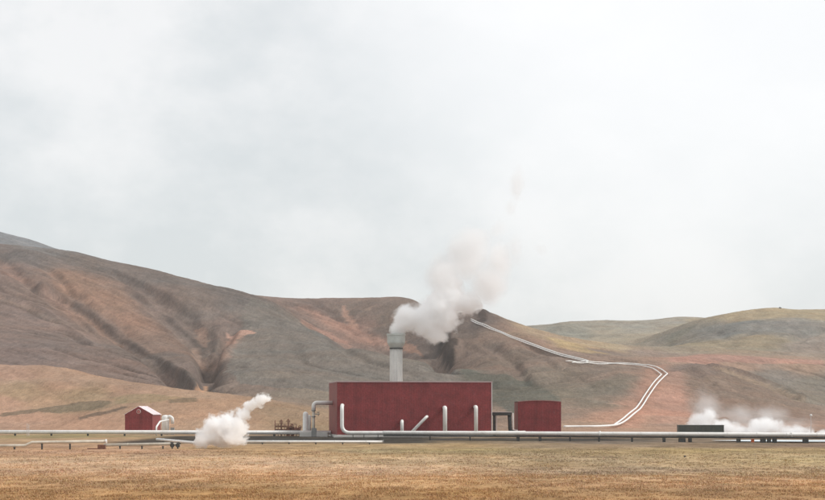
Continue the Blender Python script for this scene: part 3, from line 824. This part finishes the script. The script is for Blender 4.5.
for px, w in ((430, .25), (470, .25), (518, .6), (540, .5), (570, .25), (599, .3), (632, .3), (664, .5), (682, 1.2), (690, .6), (738.5, .65), (763, .9), (769, .6), (774.5, .7), (805.5, .9), (850, .5), (890, .5), (940, .5)):
    p = at_col(px); support(h, p.x, p.y, .78, w, .7)
for px in (600, 792):
    p = at_col(px); bm = bmesh.new(); q = p - h.location; tube(bm, [q - u * .12, q + u * .12], .53, 18); link('flange', finish(bm, 'flange'), M['cladding'], h)

# pipeline on the left, past the gabled house to the hall
A2 = Vector((X(-110, 470), 470, .93)); B2 = Vector((X(331, 452), 452, .93))
h = empty('pipeline', (A2.x, A2.y, 0)); tag(h, 'long pale pipeline close to the ground in front of the small gabled house', 'pipeline')
child_pipe('main_run', [A2, B2], .50, M['cladding'], h, 1.0)
for k in range(12):
    p = A2.lerp(B2, (k + .5) / 12); support(h, p.x, p.y, .42, .3, .7)

# low pipe in front of the hall
A3 = Vector((X(196, 344), 344, .46)); B3 = Vector((X(383, 341), 341, .46))
h = empty('pipe', (A3.x, A3.y, 0)); tag(h, 'thin white ground pipe ending in front of the left corner of the big hall', 'pipe')
child_pipe('main_run', [A3, B3], .23, M['white'], h)
for k in range(7):
    p = A3.lerp(B3, (k + .5) / 7); support(h, p.x, p.y, .22, .2, .4)
bm = bmesh.new(); q = B3 - h.location; tube(bm, [q, q + Vector((.12, 0, 0))], .33, 16); link('end_flange', finish(bm, 'end_flange'), M['grey_steel'], h)

# bent pipe, far left, near the camera
def P(px, py, D): return W(px, py, D)
Da = 296
h = empty('bent_pipe', (X(40, Da), Da, 0)); tag(h, 'low weathered pipe stepping up once, ending in a flange on a rusty block', 'pipe')
child_pipe('main_run', [P(-60, 446, Da), P(25, 445.8, Da), P(32, 442.6, Da), P(106, 441.4, Da)], .24, M['old_pipe'], h, .5, 8)
bm = bmesh.new(); q = P(106, 441.4, Da) - h.location; tube(bm, [q - Vector((.1, 0, 0)), q + Vector((.15, 0, 0))], .34, 16); link('end_flange', finish(bm, 'end_flange'), M['white'], h)
for px, z in ((-30, .3), (14.5, .3), (42, .9), (70, .9)): support(h, X(px, Da), Da, z, .16, .5)
bm = bmesh.new(); box(bm, X(98, Da) - h.location.x, X(105.5, Da) - h.location.x, -.45, .45, -.3, .72, .04); box(bm, X(88, Da) - h.location.x, X(103, Da) - h.location.x, -.7, -.5, -.3, .16)
link('anchor_block', finish(bm, 'anchor_block'), M['rust'], h)

Db = 300
h = empty('pipe', (X(130, Db), Db, 0)); tag(h, 'low weathered pipe lying between the rusty block and the ground steam', 'pipe')
child_pipe('main_run', [P(104, 445.2, Db), P(172, 444.0, Db), P(177, 444.6, Db), P(180, 446.5, Db)], .25, M['old_pipe'], h, .5, 8)
for px in (120, 142, 163): support(h, X(px, Db), Db, .42, .16, .5)
for px in (172.5, 178):
    bm = bmesh.new(); c = P(px, 445, Db) - h.location
    tube(bm, [(c.x, c.y - .3, -.2), (c.x, c.y - .3, 1.0)], .12, 10); tube(bm, [(c.x - .32, c.y - .3, .98), (c.x + .32, c.y - .3, 1.02)], .06, 8)
    tube(bm, [(c.x, c.y - .5, .55), (c.x, c.y - .1, .55)], .36, 14)
    link('valve', finish(bm, 'valve'), M['dark_steel'], h)

h = empty('pipe', (X(157, 352), 352, 0)); tag(h, 'short white pipe slanting from near the white tank toward the ground steam', 'pipe')
child_pipe('main_run', [P(157, 439.4, 356), P(172, 440.8, 348), P(203, 443.6, 332)], .26, M['white'], h, .5, 8)
for px, D, z in ((163, 352, .35), (180, 344, .3)): support(h, X(px, D), D, z, .2, .4)

# ------------------------------------------------------------------ yard equipment
# white tank with its bent outlet
D = 487
h = empty('silencer_tank', (X(165.5, D), D, 0)); tag(h, 'white upright tank with a bent outlet pipe right of the small gabled house', 'tank')
bm = bmesh.new(); lathe(bm, [(1.0, -.3), (1.0, 4.75), (.9, 5.05), (.55, 5.25), (.05, 5.32)], sides=28); link('tank_body', finish(bm, 'tank_body', True), M['white'], h)
child_pipe('outlet_pipe', [(h.location.x + .3, D - .3, 4.6), (h.location.x + 1.25, D - .5, 5.0), (h.location.x + 2.0, D - .5, 4.4), (h.location.x + 2.0, D - .5, 2.9)], .42, M['white'], h, .7, 0)
child_pipe('drain_pipe', [(h.location.x + 1.0, D - 1.2, 4.0), (h.location.x + .75, D - 16, 3.6), (h.location.x + .65, D - 22, 2.2), (h.location.x + .65, D - 22, -.2)], .22, M['white'], h, .8, 0)
bm = bmesh.new(); box(bm, 1.5, 2.5, -1.3, -.2, -.3, 1.9, .04); link('pump_box', finish(bm, 'pump_box'), M['grey_steel'], h)

# pair of posts at the far left
h = empty('marker_frame', (X(28, 462), 462, 0)); tag(h, 'slim pair of pale posts standing at the left pipeline', 'post')
for s in (-.22, .22):
    bm = bmesh.new(); tube(bm, [(s, 0, -.3), (s, 0, 3.15 if s < 0 else 2.9)], .07, 8); link('post', finish(bm, 'post'), M['trim'], h)
bm = bmesh.new(); tube(bm, [(-.22, 0, 2.2), (.22, 0, 2.2)], .04, 6); link('crossbar', finish(bm, 'crossbar'), M['trim'], h)

# rusty manifold
D = 462
h = empty('pipe_manifold', (X(288, D), D, 0)); tag(h, 'rusty manifold of pipes, railings and valve wheels left of the upright vessel', 'manifold')
s_ = D / F
for z, y, r, x0, x1 in ((1.5, 0, .22, -3.3, 3.0), (2.5, .5, .16, -3.3, 1.2), (3.0, -.6, .07, -3.35, 2.2), (2.2, -.6, .06, -3.35, 2.2), (1.9, .9, .2, -.5, 3.3)):
    bm = bmesh.new(); tube(bm, [(x0, y, z), (x1, y, z)], r, 12); link('rail' if r < .1 else 'cross_pipe', finish(bm, 'cross_pipe', True), M['rust'], h)
for x, z, r, y in ((-3.3, 4.0, .12, -.6), (-1.7, 4.2, .16, -.3), (.1, 4.4, .16, 0), (1.1, 3.2, .13, -.5), (2.2, 3.0, .11, -.6), (3.1, 2.4, .18, .2), (-2.5, 3.1, .08, -.6), (-.8, 3.1, .08, -.6)):
    bm = bmesh.new(); tube(bm, [(x, y, -.3), (x, y, z)], r, 10); link('upright', finish(bm, 'upright', True), M['rust'], h)
for x, z, y in ((-1.7, 3.5, -.62), (.1, 3.7, -.3), (1.1, 2.5, -.75), (3.1, 2.2, -.2)):
    bm = bmesh.new(); 
    ring = [(x + .42 * math.cos(a), y - .1, z + .42 * math.sin(a)) for a in [2 * math.pi * k / 16 for k in range(17)]]
    tube(bm, ring, .07, 6, False); tube(bm, [(x - .42, y - .1, z), (x + .42, y - .1, z)], .05, 6); tube(bm, [(x, y - .1, z), (x, y + .35, z)], .09, 8)
    link('valve_wheel', finish(bm, 'valve_wheel'), M['rust'], h)
for x in (-.4, .7):
    bm = bmesh.new(); box(bm, x, x + .9, -.5, .5, -.3, 2.2, .05); link('valve_block', finish(bm, 'valve_block'), M['rust'], h)

# upright vessel pair and arch pipe
D = 456
h = empty('separator_vessel', (X(305.5, D), D, 0)); tag(h, 'white upright vessel with a domed top left of the big red hall', 'tank')
bm = bmesh.new(); lathe(bm, [(1.25, -.3), (1.2, .5), (.72, 1.3), (.68, 5.5), (.6, 5.9), (.36, 6.15), (.05, 6.22)], sides=24); link('vessel_body', finish(bm, 'vessel_body', True), M['white'], h)
bm = bmesh.new(); lathe(bm, [(.42, -.3), (.42, 5.0), (.3, 5.3), (.04, 5.4)], x=.95, y=.3, sides=18); link('side_column', finish(bm, 'side_column', True), M['white'], h)
bm = bmesh.new(); tube(bm, [(-1.4, 0, .5), (-.5, 0, .55)], .3, 12); link('foot_pipe', finish(bm, 'foot_pipe'), M['white'], h)
D = 449
h = empty('arch_pipe', (X(313.5, D), D, 0)); tag(h, 'pale bent pipe arching from the left wall of the big hall down to the ground', 'pipe')
child_pipe('bend', [(X(335, D), D + 1, 8.45), (X(313.6, D), D, 8.45), (X(313.6, D), D, 6.4)], .52, M['cladding'], h, 2.4, 0)
child_pipe('down_pipe', [(X(313.6, D), D, 6.5), (X(313.6, D), D, -.3)], .36, M['old_pipe'], h, 0, 0)
for z in (6.4, 4.9):
    bm = bmesh.new(); lathe(bm, [(.62, z), (.62, z + .2)], sides=20); link('flange', finish(bm, 'flange'), M['grey_steel'], h)
child_pipe('branch', [(X(313.6, D), D, 5.6), (X(317, D), D, 5.6), (X(319.5, D), D - .3, 5.6)], .16, M['old_pipe'], h, .3, 0)
bm = bmesh.new(); tube(bm, [(1.2, -.1, 5.1), (1.2, -.1, 6.1)], .10, 8); tube(bm, [(.85, -.1, 6.1), (1.55, -.1, 6.1)], .07, 8); link('valve', finish(bm, 'valve'), M['grey_steel'], h)
bm = bmesh.new(); box(bm, -.5, .75, -.6, .6, -.3, 2.1, .05); link('valve_box', finish(bm, 'valve_box'), M['grey_steel'], h)
bm = bmesh.new(); box(bm, X(300, 450), X(328, 450), 448.5, 451.5, -.3, 1.05, .03)
tag(link('concrete_ledge', finish(bm, 'concrete_ledge'), M['concrete']), 'low pale concrete ledge under the upright vessel and arch pipe', 'ledge')

# dark duct between the two halls
D = 449
h = empty('pipe_portal', (X(503, D), D, 0)); tag(h, 'dark steel duct portal between the two red halls', 'duct')
ox = h.location.x
bm = bmesh.new(); box(bm, X(491, D) - ox, X(511.5, D) - ox, -.7, .7, 5.25, 6.05, .04); link('duct', finish(bm, 'duct'), M['dark_steel'], h)
bm = bmesh.new(); box(bm, X(491, D) - ox, X(511.5, D) - ox, -.75, .75, 6.055, 6.2); link('duct_cover', finish(bm, 'duct_cover'), M['trim'], h)
bm = bmesh.new(); box(bm, X(493, D) - ox, X(495.6, D) - ox, -.4, .4, -.3, 5.245); link('leg', finish(bm, 'leg'), M['dark_steel'], h)
bm = bmesh.new(); tube(bm, [(X(496.4, D) - ox, -.3, -.3), (X(496.4, D) - ox, -.3, 5.24)], .12, 10); link('conduit', finish(bm, 'conduit'), M['trim'], h)
child_pipe('bent_leg', [(X(509.5, D), D, 5.6), (X(510.3, D), D, 1.2), (X(515.5, D), D - .9, 1.0), (X(519, D), D - 1.2, 1.0)], .5, M['dark_steel'], h, .9, 0)
child_pipe('conduit', [(X(512.8, D), D - .5, 5.9), (X(513.0, D), D - .5, 1.6), (X(517, D), D - 1.6, 1.5)], .14, M['trim'], h, .5, 0)

# dark shed behind the right pipeline
D = 428
h = empty('storage_container', (X(679, D), D, 0)); tag(h, 'long low dark grey container standing behind the right pipeline before the steam', 'container')
w = X(724, D) - X(679, D)
bm = bmesh.new(); box(bm, 0, w, 0, 3.2, -.2, 2.9); link('body', finish(bm, 'body'), M['slate'], h)
bm = bmesh.new()
for k in range(24):
    x = .1 + k * (w - .36) / 23; box(bm, x, x + .16, -.06, -.003, .1, 2.85)
link('ribs', finish(bm, 'ribs'), M['slate'], h)
bm = bmesh.new(); box(bm, -.06, w + .06, -.1, 3.3, 2.903, 3.03); link('roof', finish(bm, 'roof'), plain('shed_roof', (.16, .17, .16), .6), h)

# milky pond seen under the right pipeline
bm = bmesh.new(); rng = random.Random(5); rim = []
for k in range(48):
    a = 2 * math.pi * k / 48; q = 1 + .12 * math.sin(3 * a + 1) + .07 * math.sin(7 * a)
    rim.append(bm.verts.new((85 + 22 * math.cos(a) * q, 373 + 11 * math.sin(a) * q, .16)))
bm.faces.new(rim)
N = Nodes('milky_water'); N.bsdf((.62, .70, .72), .25, 0, .5, N.noise(N.n('ShaderNodeTexCoord').outputs['Object'], 1.5, 3), .1, .02)
tag(link('water', finish(bm, 'water'), N.m), kind='structure')

# lamp post, orange box, stone
D = 415
h = empty('lamp_post', (X(811, D), D, 0)); tag(h, 'thin pale lamp post at the right behind the pipeline', 'lamp post')
bm = bmesh.new(); tube(bm, [(0, 0, -.3), (0, 0, 5.2)], [.10, .06], 10); link('pole', finish(bm, 'pole'), M['trim'], h)
bm = bmesh.new(); lathe(bm, [(.06, 5.15), (.3, 5.25), (.3, 5.5), (.12, 5.62)], sides=14); link('lamp_head', finish(bm, 'lamp_head'), M['white'], h)
p = at_col(754.5)
h = empty('valve_box', (p.x, p.y + 2.0, 0)); tag(h, 'small orange box on the ground under the right pipeline', 'box')
bm = bmesh.new(); box(bm, -.3, .3, -.25, .25, -.2, .6, .04); link('body', finish(bm, 'body'), M['orange'], h)
bm = bmesh.new(); box(bm, -.34, .34, -.29, .29, .602, .68); link('lid', finish(bm, 'lid'), M['orange'], h)
def boulder(name, loc, r, seed, label, cat):
    bm = bmesh.new(); bmesh.ops.create_icosphere(bm, subdivisions=3, radius=r)
    from mathutils import noise
    for v in bm.verts:
        v.co *= 1 + .35 * noise.fractal(v.co / r * 1.1 + Vector((seed, 0, 0)), 1, 2, 4); v.co.z *= .7
    return tag(link(name, finish(bm, name), M['rock'], None, loc), label, cat)
boulder('rock', (X(685, 243), 243, .12), .17, 3, 'small dark rock lying alone in the grass before the right pipeline', 'rock')
s = hit(780, 308.5); dd = math.exp(s); xx = X(780, dd)
boulder('cairn', (xx, dd, ground_z(xx, dd) + .6), 1.6, 9, 'tiny dark cairn on the summit of the big right-hand hill', 'cairn')

# ------------------------------------------------------------------ pipelines up the hillside
def hillside(name, line, r, label, lift=1.0, group=None):
    pts = []
    for a, c in zip(line[:-1], line[1:]):
        n = max(2, int(math.hypot(a[0] - c[0], a[1] - c[1]) / 2.5))
        pts += [(a[0] + (c[0] - a[0]) * k / n, a[1] + (c[1] - a[1]) * k / n) for k in range(n)]
    pts.append(line[-1])
    px = np.array([p[0] for p in pts]); ss = np.array([hit(*p) for p in pts])
    for _ in range(6):
        q = ss.copy(); q[1:-1] = .5 * ss[1:-1] + .25 * (ss[2:] + ss[:-2]); ss = q
    d = np.exp(ss); x = (px - 412.5) / F * d
    z = np.array([max(ground_z(a, c), 0) for a, c in zip(x, d)]) + lift
    zz = z.copy()
    for _ in range(3): zz[1:-1] = .5 * zz[1:-1] + .25 * (zz[2:] + zz[:-2])
    z = np.maximum(zz, z - .2)
    bm = bmesh.new(); o = Vector((x[0], d[0], z[0] - lift))
    tube(bm, [Vector((a, c, e)) - o for a, c, e in zip(x, d, z)], r, 10)
    t = link(name, finish(bm, name, True), M['cladding'], None, o)
    return tag(t, label, 'pipeline', group)
hillside('pipeline', [(566,362.6),(590,363.2),(620,364.2),(648,365.8),(657,367.6),(667.5,375.5),(655,388),(647,400),(640,412),(628,421),(619,428),(600,429.3),(564,429.6)], .36,
         'outer of two thin zigzag pipelines on the red slope, reaching the smaller hall')
hillside('pipeline', [(572,364.2),(600,364.8),(630,365.6),(646,367),(653,369.5),(661.5,376.2),(651,387.5),(643,399.5),(636,411),(624,420),(614.5,427.4)], .36,
         'inner of two thin zigzag pipelines on the red slope, ending at its foot')
UP = [(471,320),(485,325.8),(500,332.5),(520,340.5),(545,350),(565,356.4),(588,362.2)]
hillside('pipeline', UP, .4, 'upper of two straight pale pipelines descending from the hilltop behind the steam plume')
hillside('pipeline', [(x, y + 1.6) for x, y in UP], .4, 'lower of two straight pale pipelines descending from the hilltop behind the steam plume')

# ------------------------------------------------------------------ steam
from mathutils import noise as mnoise
def puffs(name, D, spots, voxel, disp, freq, seed, depth=.7):
    """one closed cloud skin round many puffs (photo column, photo row, radius in photo pixels)"""
    rng = random.Random(seed); bm = bmesh.new(); s = D / F
    for (px, py, r) in spots:
        c = W(px, py, D) + Vector((0, rng.uniform(-1, 1) * depth * r * s, 0))
        bmesh.ops.create_icosphere(bm, subdivisions=4, radius=r * s * 1.1, matrix=Matrix.Translation(c))
        for k in range(5):
            a, e = rng.uniform(0, 2 * math.pi), rng.uniform(-1, 1)
            o = Vector((math.cos(a) * math.sqrt(1 - e * e), math.sin(a) * math.sqrt(1 - e * e), e)) * r * s * .85
            bmesh.ops.create_icosphere(bm, subdivisions=3, radius=r * s * rng.uniform(.25, .5), matrix=Matrix.Translation(c + o))
    me = finish(bm, name)
    n = len(me.vertices); co = np.empty(n * 3, np.float32); no = np.empty(n * 3, np.float32)
    me.vertices.foreach_get('co', co); me.vertices.foreach_get('normal', no)
    co = co.reshape(-1, 3); no = no.reshape(-1, 3)
    h_ = np.array([mnoise.turbulence(Vector(p) * freq + Vector((seed, 0, 0)), 4, False) for p in co])
    co += no * ((h_ - .45) * disp)[:, None]
    me.vertices.foreach_set('co', co.ravel()); me.update()
    tmp = bpy.data.objects.new(name, me); COL.objects.link(tmp)
    md = tmp.modifiers.new('r', 'REMESH'); md.mode = 'VOXEL'; md.voxel_size = voxel    # closed again after the displacement
    dg_ = bpy.context.evaluated_depsgraph_get(); out = bpy.data.meshes.new_from_object(tmp.evaluated_get(dg_))
    bpy.data.objects.remove(tmp); bpy.data.meshes.remove(me); out.name = name
    return out
def steam_material(name, dens, scale, cores, D, ragged=.55, soft=.30, aniso=.0):
    """steam with solid hearts and ragged edges: cores = (photo column, photo row, half width, half height, weight)"""
    N = Nodes(name); tc = N.n('ShaderNodeTexCoord').outputs['Object']; s = D / F
    best = None
    for (px, py, rx, rz, wt) in cores:
        a = N.n('ShaderNodeVectorMath', operation='SUBTRACT'); N.l(tc, a.inputs[0]); a.inputs[1].default_value = W(px, py, D)
        m = N.n('ShaderNodeVectorMath', operation='DIVIDE'); N.l(a.outputs[0], m.inputs[0]); m.inputs[1].default_value = (rx * s, max(rx, rz) * s * .9, rz * s)
        ln = N.n('ShaderNodeVectorMath', operation='LENGTH'); N.l(m.outputs[0], ln.inputs[0])
        v = N.math('MULTIPLY', N.math('SUBTRACT', 1.0, ln.outputs['Value']), wt)
        best = v if best is None else N.math('SMOOTH_MAX', best, v, .15)
    n1 = N.noise(tc, scale, 6, .62); n2 = N.noise(tc, scale * 3.1, 4, .6)
    nn = N.math('ADD', N.math('MULTIPLY', N.math('SUBTRACT', n1, .5), ragged * 4), N.math('MULTIPLY', N.math('SUBTRACT', n2, .5), ragged * 2))
    f = N.math('ADD', best, nn)
    d = N.math('MULTIPLY', N.remap(f, 0.0, soft, 0, 1, True), dens)
    d = N.math('MULTIPLY', d, N.remap(best, -.45, -.05, 0, 1, True))
    v = N.n('ShaderNodeVolumeScatter'); v.inputs['Color'].default_value = (.994, .998, 1, 1); v.inputs['Anisotropy'].default_value = aniso
    N.l(d, v.inputs['Density']); N.l(v.outputs[0], N.out.inputs['Volume'])
    return N.m

g = puffs('ground_steam', 300, [(196,445,7),(204,438,10),(202,428,8),(212,434,13),(211,421,9),(222,428,15),(224,413,9),(235,430,15),(236,416,10),(246,424,10),(244,410,7),(251,405,7),(259,401,7.5),(265,398,7),(270,394.5,5),(241,438,9),(222,440,10),(231,444,6)], .25, .6, .9, 1)
tag(link('ground_steam', g, steam_material('ground_steam', 4.2, .75, [(203,440,13,12,1),(217,430,17,17,1),(233,428,18,17,1),(224,440,26,9,1),(244,414,10,9,.8),(253,406,12,8,.9),(263,400,11,7,.9)], 300, .42, .75)), 'bright white cloud of steam rising from the ground left of the big red hall', 'steam')
Dp = 476
g = puffs('steam_plume', Dp, [(397,331,11),(402,320,13),(411,317,16),(424,321,19),(419,306,12),(437,317,21),(440,299,19),(455,309,18),(452,289,15),(464,299,15),(472,308,12),(431,337,11),(447,331,13)], .6, 1.5, .30, 2)
pl = tag(link('steam_plume', g, steam_material('plume_steam', 1.9, .2, [(397,329,11,9,1.1),(408,318,17,15,1.1),(426,318,21,21,1.1),(442,312,23,23,1.1),(452,297,21,20,1),(466,303,16,16,.9),(434,336,14,12,.9),(480,300,12,12,.6)], Dp, .36, .7)), 'tall white steam plume blowing right from the chimney stack', 'steam')
g = puffs('veil', Dp, [(440,282,20),(430,266,16),(520,262,14),(516,244,13),(500,226,12),(458,268,24),(474,254,23),(466,236,17),(488,272,22),(484,290,22),(496,304,15),(452,250,19),(503,284,14),(500,256,15),(488,238,15),(462,292,18),(480,310,13)], .9, 2.0, .15, 3)
link('veil', g, steam_material('veil_steam', .46, .13, [(444,276,24,28,1.1),(468,258,30,32,1.1),(488,282,25,30,1),(474,240,22,18,.9),(500,262,18,28,.9),(516,252,13,20,.6),(498,230,13,14,.6)], Dp, .22, 1.1), pl)
g = puffs('wisp', Dp, [(510,212,10),(514,200,11),(518,185,13),(521,168,11),(536,246,11),(545,254,9)], .9, 2.0, .15, 6)
link('wisp', g, steam_material('wisp_steam', .20, .16, [(517,184,11,24,1),(511,208,8,12,.8),(540,250,12,10,.7)], Dp, .16, 1.0), pl)
g = puffs('ground_steam', 452, [(688,431,10),(698,424,12),(704,416,11),(709,409,9),(715,418,11),(723,423,11),(732,428,10),(742,432,10),(752,430,12),(762,425,12),(772,423,11),(783,428,11),(795,432,10),(808,434,9),(823,436,8),(840,437,8),(705,433,11),(725,436,9),(765,435,11),(745,438,7),(785,437,8),(810,438,7)], .4, 1.0, .5, 4)
rs = tag(link('ground_steam', g, steam_material('low_steam', 1.2, .35, [(702,425,19,15,1.2),(709,415,10,11,1),(722,430,24,12,1.2),(742,434,36,10,1.2),(764,429,26,13,1.2),(790,434,30,10,1.1),(822,436,34,8,1.1),(696,433,18,11,1.1)], 452, .38, 1.0)), 'low white bank of steam spreading behind the dark container and right pipeline', 'steam')
g = puffs('veil', 458, [(690,412,16),(702,398,18),(718,404,18),(738,412,18),(758,410,17),(778,413,16),(797,420,15),(706,386,12),(820,428,12)], .8, 2, .2, 5)
link('veil', g, steam_material('low_veil', .14, .16, [(706,408,22,24,1),(735,418,30,16,1),(768,416,28,16,1),(800,426,22,12,.7)], 458, .28, 1.0), rs)

# ------------------------------------------------------------------ sky, sun, air, camera
EL, AZ = math.radians(44), math.radians(96)
w = bpy.data.worlds.new('World'); SC.world = w; w.use_nodes = True; t = w.node_tree; t.nodes.clear()
N = Nodes.__new__(Nodes); N.t = t
N.out = N.n('ShaderNodeOutputWorld')
sky = N.n('ShaderNodeTexSky', sky_type='NISHITA', sun_disc=False, sun_elevation=EL, sun_rotation=AZ, air_density=1.0, dust_density=2.0)
tc = N.n('ShaderNodeTexCoord').outputs['Generated']
sep = N.n('ShaderNodeSeparateXYZ'); N.l(tc, sep.inputs[0])
up = N.math('ADD', N.math('MAXIMUM', sep.outputs[2], 0.0), .16)
cmb = N.n('ShaderNodeCombineXYZ'); N.l(N.math('DIVIDE', sep.outputs[0], up), cmb.inputs[0]); N.l(N.math('DIVIDE', sep.outputs[1], up), cmb.inputs[1])
flat = N.mapping(tc, (1, 1, 1.5)); c1 = N.noise(flat, 5.2, 7, .56); c2 = N.noise(flat, 17.0, 6, .62)
tone = N.math('ADD', N.math('MULTIPLY', c1, .75), N.math('MULTIPLY', c2, .25))
cloud = N.mix(N.math('ADD', N.remap(tone, .36, .62, 0, 1, True), N.remap(sep.outputs[2], .03, .24, -.35, .25), clamp=True), (4.75, 4.96, 5.0), (6.3, 6.25, 6.18))
dirs = N.n('ShaderNodeVectorMath', operation='DOT_PRODUCT'); N.l(tc, dirs.inputs[0]); dirs.inputs[1].default_value = Vector((.16, 1, .26)).normalized()
cloud = N.mix(N.remap(dirs.outputs['Value'], .97, 1.0, 0, .8, True), cloud, (7.2, 7.15, 7.1))
col = N.mix(.88, sky.outputs[0], cloud)
bg = N.n('ShaderNodeBackground'); N.l(col, bg.inputs['Color']); bg.inputs['Strength'].default_value = .1
N.l(bg.outputs[0], N.out.inputs['Surface'])

sun = bpy.data.lights.new('sun', 'SUN'); sun.energy = 1.5; sun.angle = math.radians(14); sun.color = (1, .985, .96)
so = bpy.data.objects.new('sun', sun); COL.objects.link(so)
so.rotation_euler = (-Vector((math.sin(AZ) * math.cos(EL), math.cos(AZ) * math.cos(EL), math.sin(EL)))).to_track_quat('-Z', 'Y').to_euler()

HAZE = .000055
if HAZE:
    bm = bmesh.new(); zt = max(float(Z2.max()), 60) + 25
    box(bm, -1500, 1500, -60, 3600, min(-6.0, float(Z2.min()) - 1), zt)
    N = Nodes('haze'); v = N.n('ShaderNodeVolumePrincipled'); v.inputs['Color'].default_value = (.90, .95, 1, 1); v.inputs['Density'].default_value = HAZE
    N.l(v.outputs[0], N.out.inputs['Volume'])
    try: N.m.cycles.homogeneous_volume = True
    except Exception: pass
    tag(link('haze', finish(bm, 'haze'), N.m), 'thin pale haze in the air over the plain and hills', 'haze', kind='stuff')

cam = bpy.data.cameras.new('camera'); co = bpy.data.objects.new('camera', cam); COL.objects.link(co)
co.location = (0, 0, CAM_H); co.rotation_euler = (math.pi / 2, 0, 0)
cam.sensor_width = 36; cam.lens = 36 * F / 825; cam.shift_y = (HOR - 250) / 825; cam.clip_start = .5; cam.clip_end = 20000
SC.camera = co
SC.view_settings.view_transform = 'Standard'; SC.view_settings.look = 'None'; SC.view_settings.exposure = .66; SC.view_settings.gamma = 1
SC.view_settings.use_curve_mapping = False
cy = SC.cycles
cy.max_bounces = 48; cy.volume_bounces = 44; cy.diffuse_bounces = 3; cy.glossy_bounces = 2
cy.volume_step_rate = .6; cy.volume_max_steps = 256; cy.use_denoising = True; cy.denoiser = 'OPENIMAGEDENOISE'; cy.denoising_prefilter = 'ACCURATE'; cy.denoising_input_passes = 'RGB_ALBEDO_NORMAL'
cy.use_adaptive_sampling = False
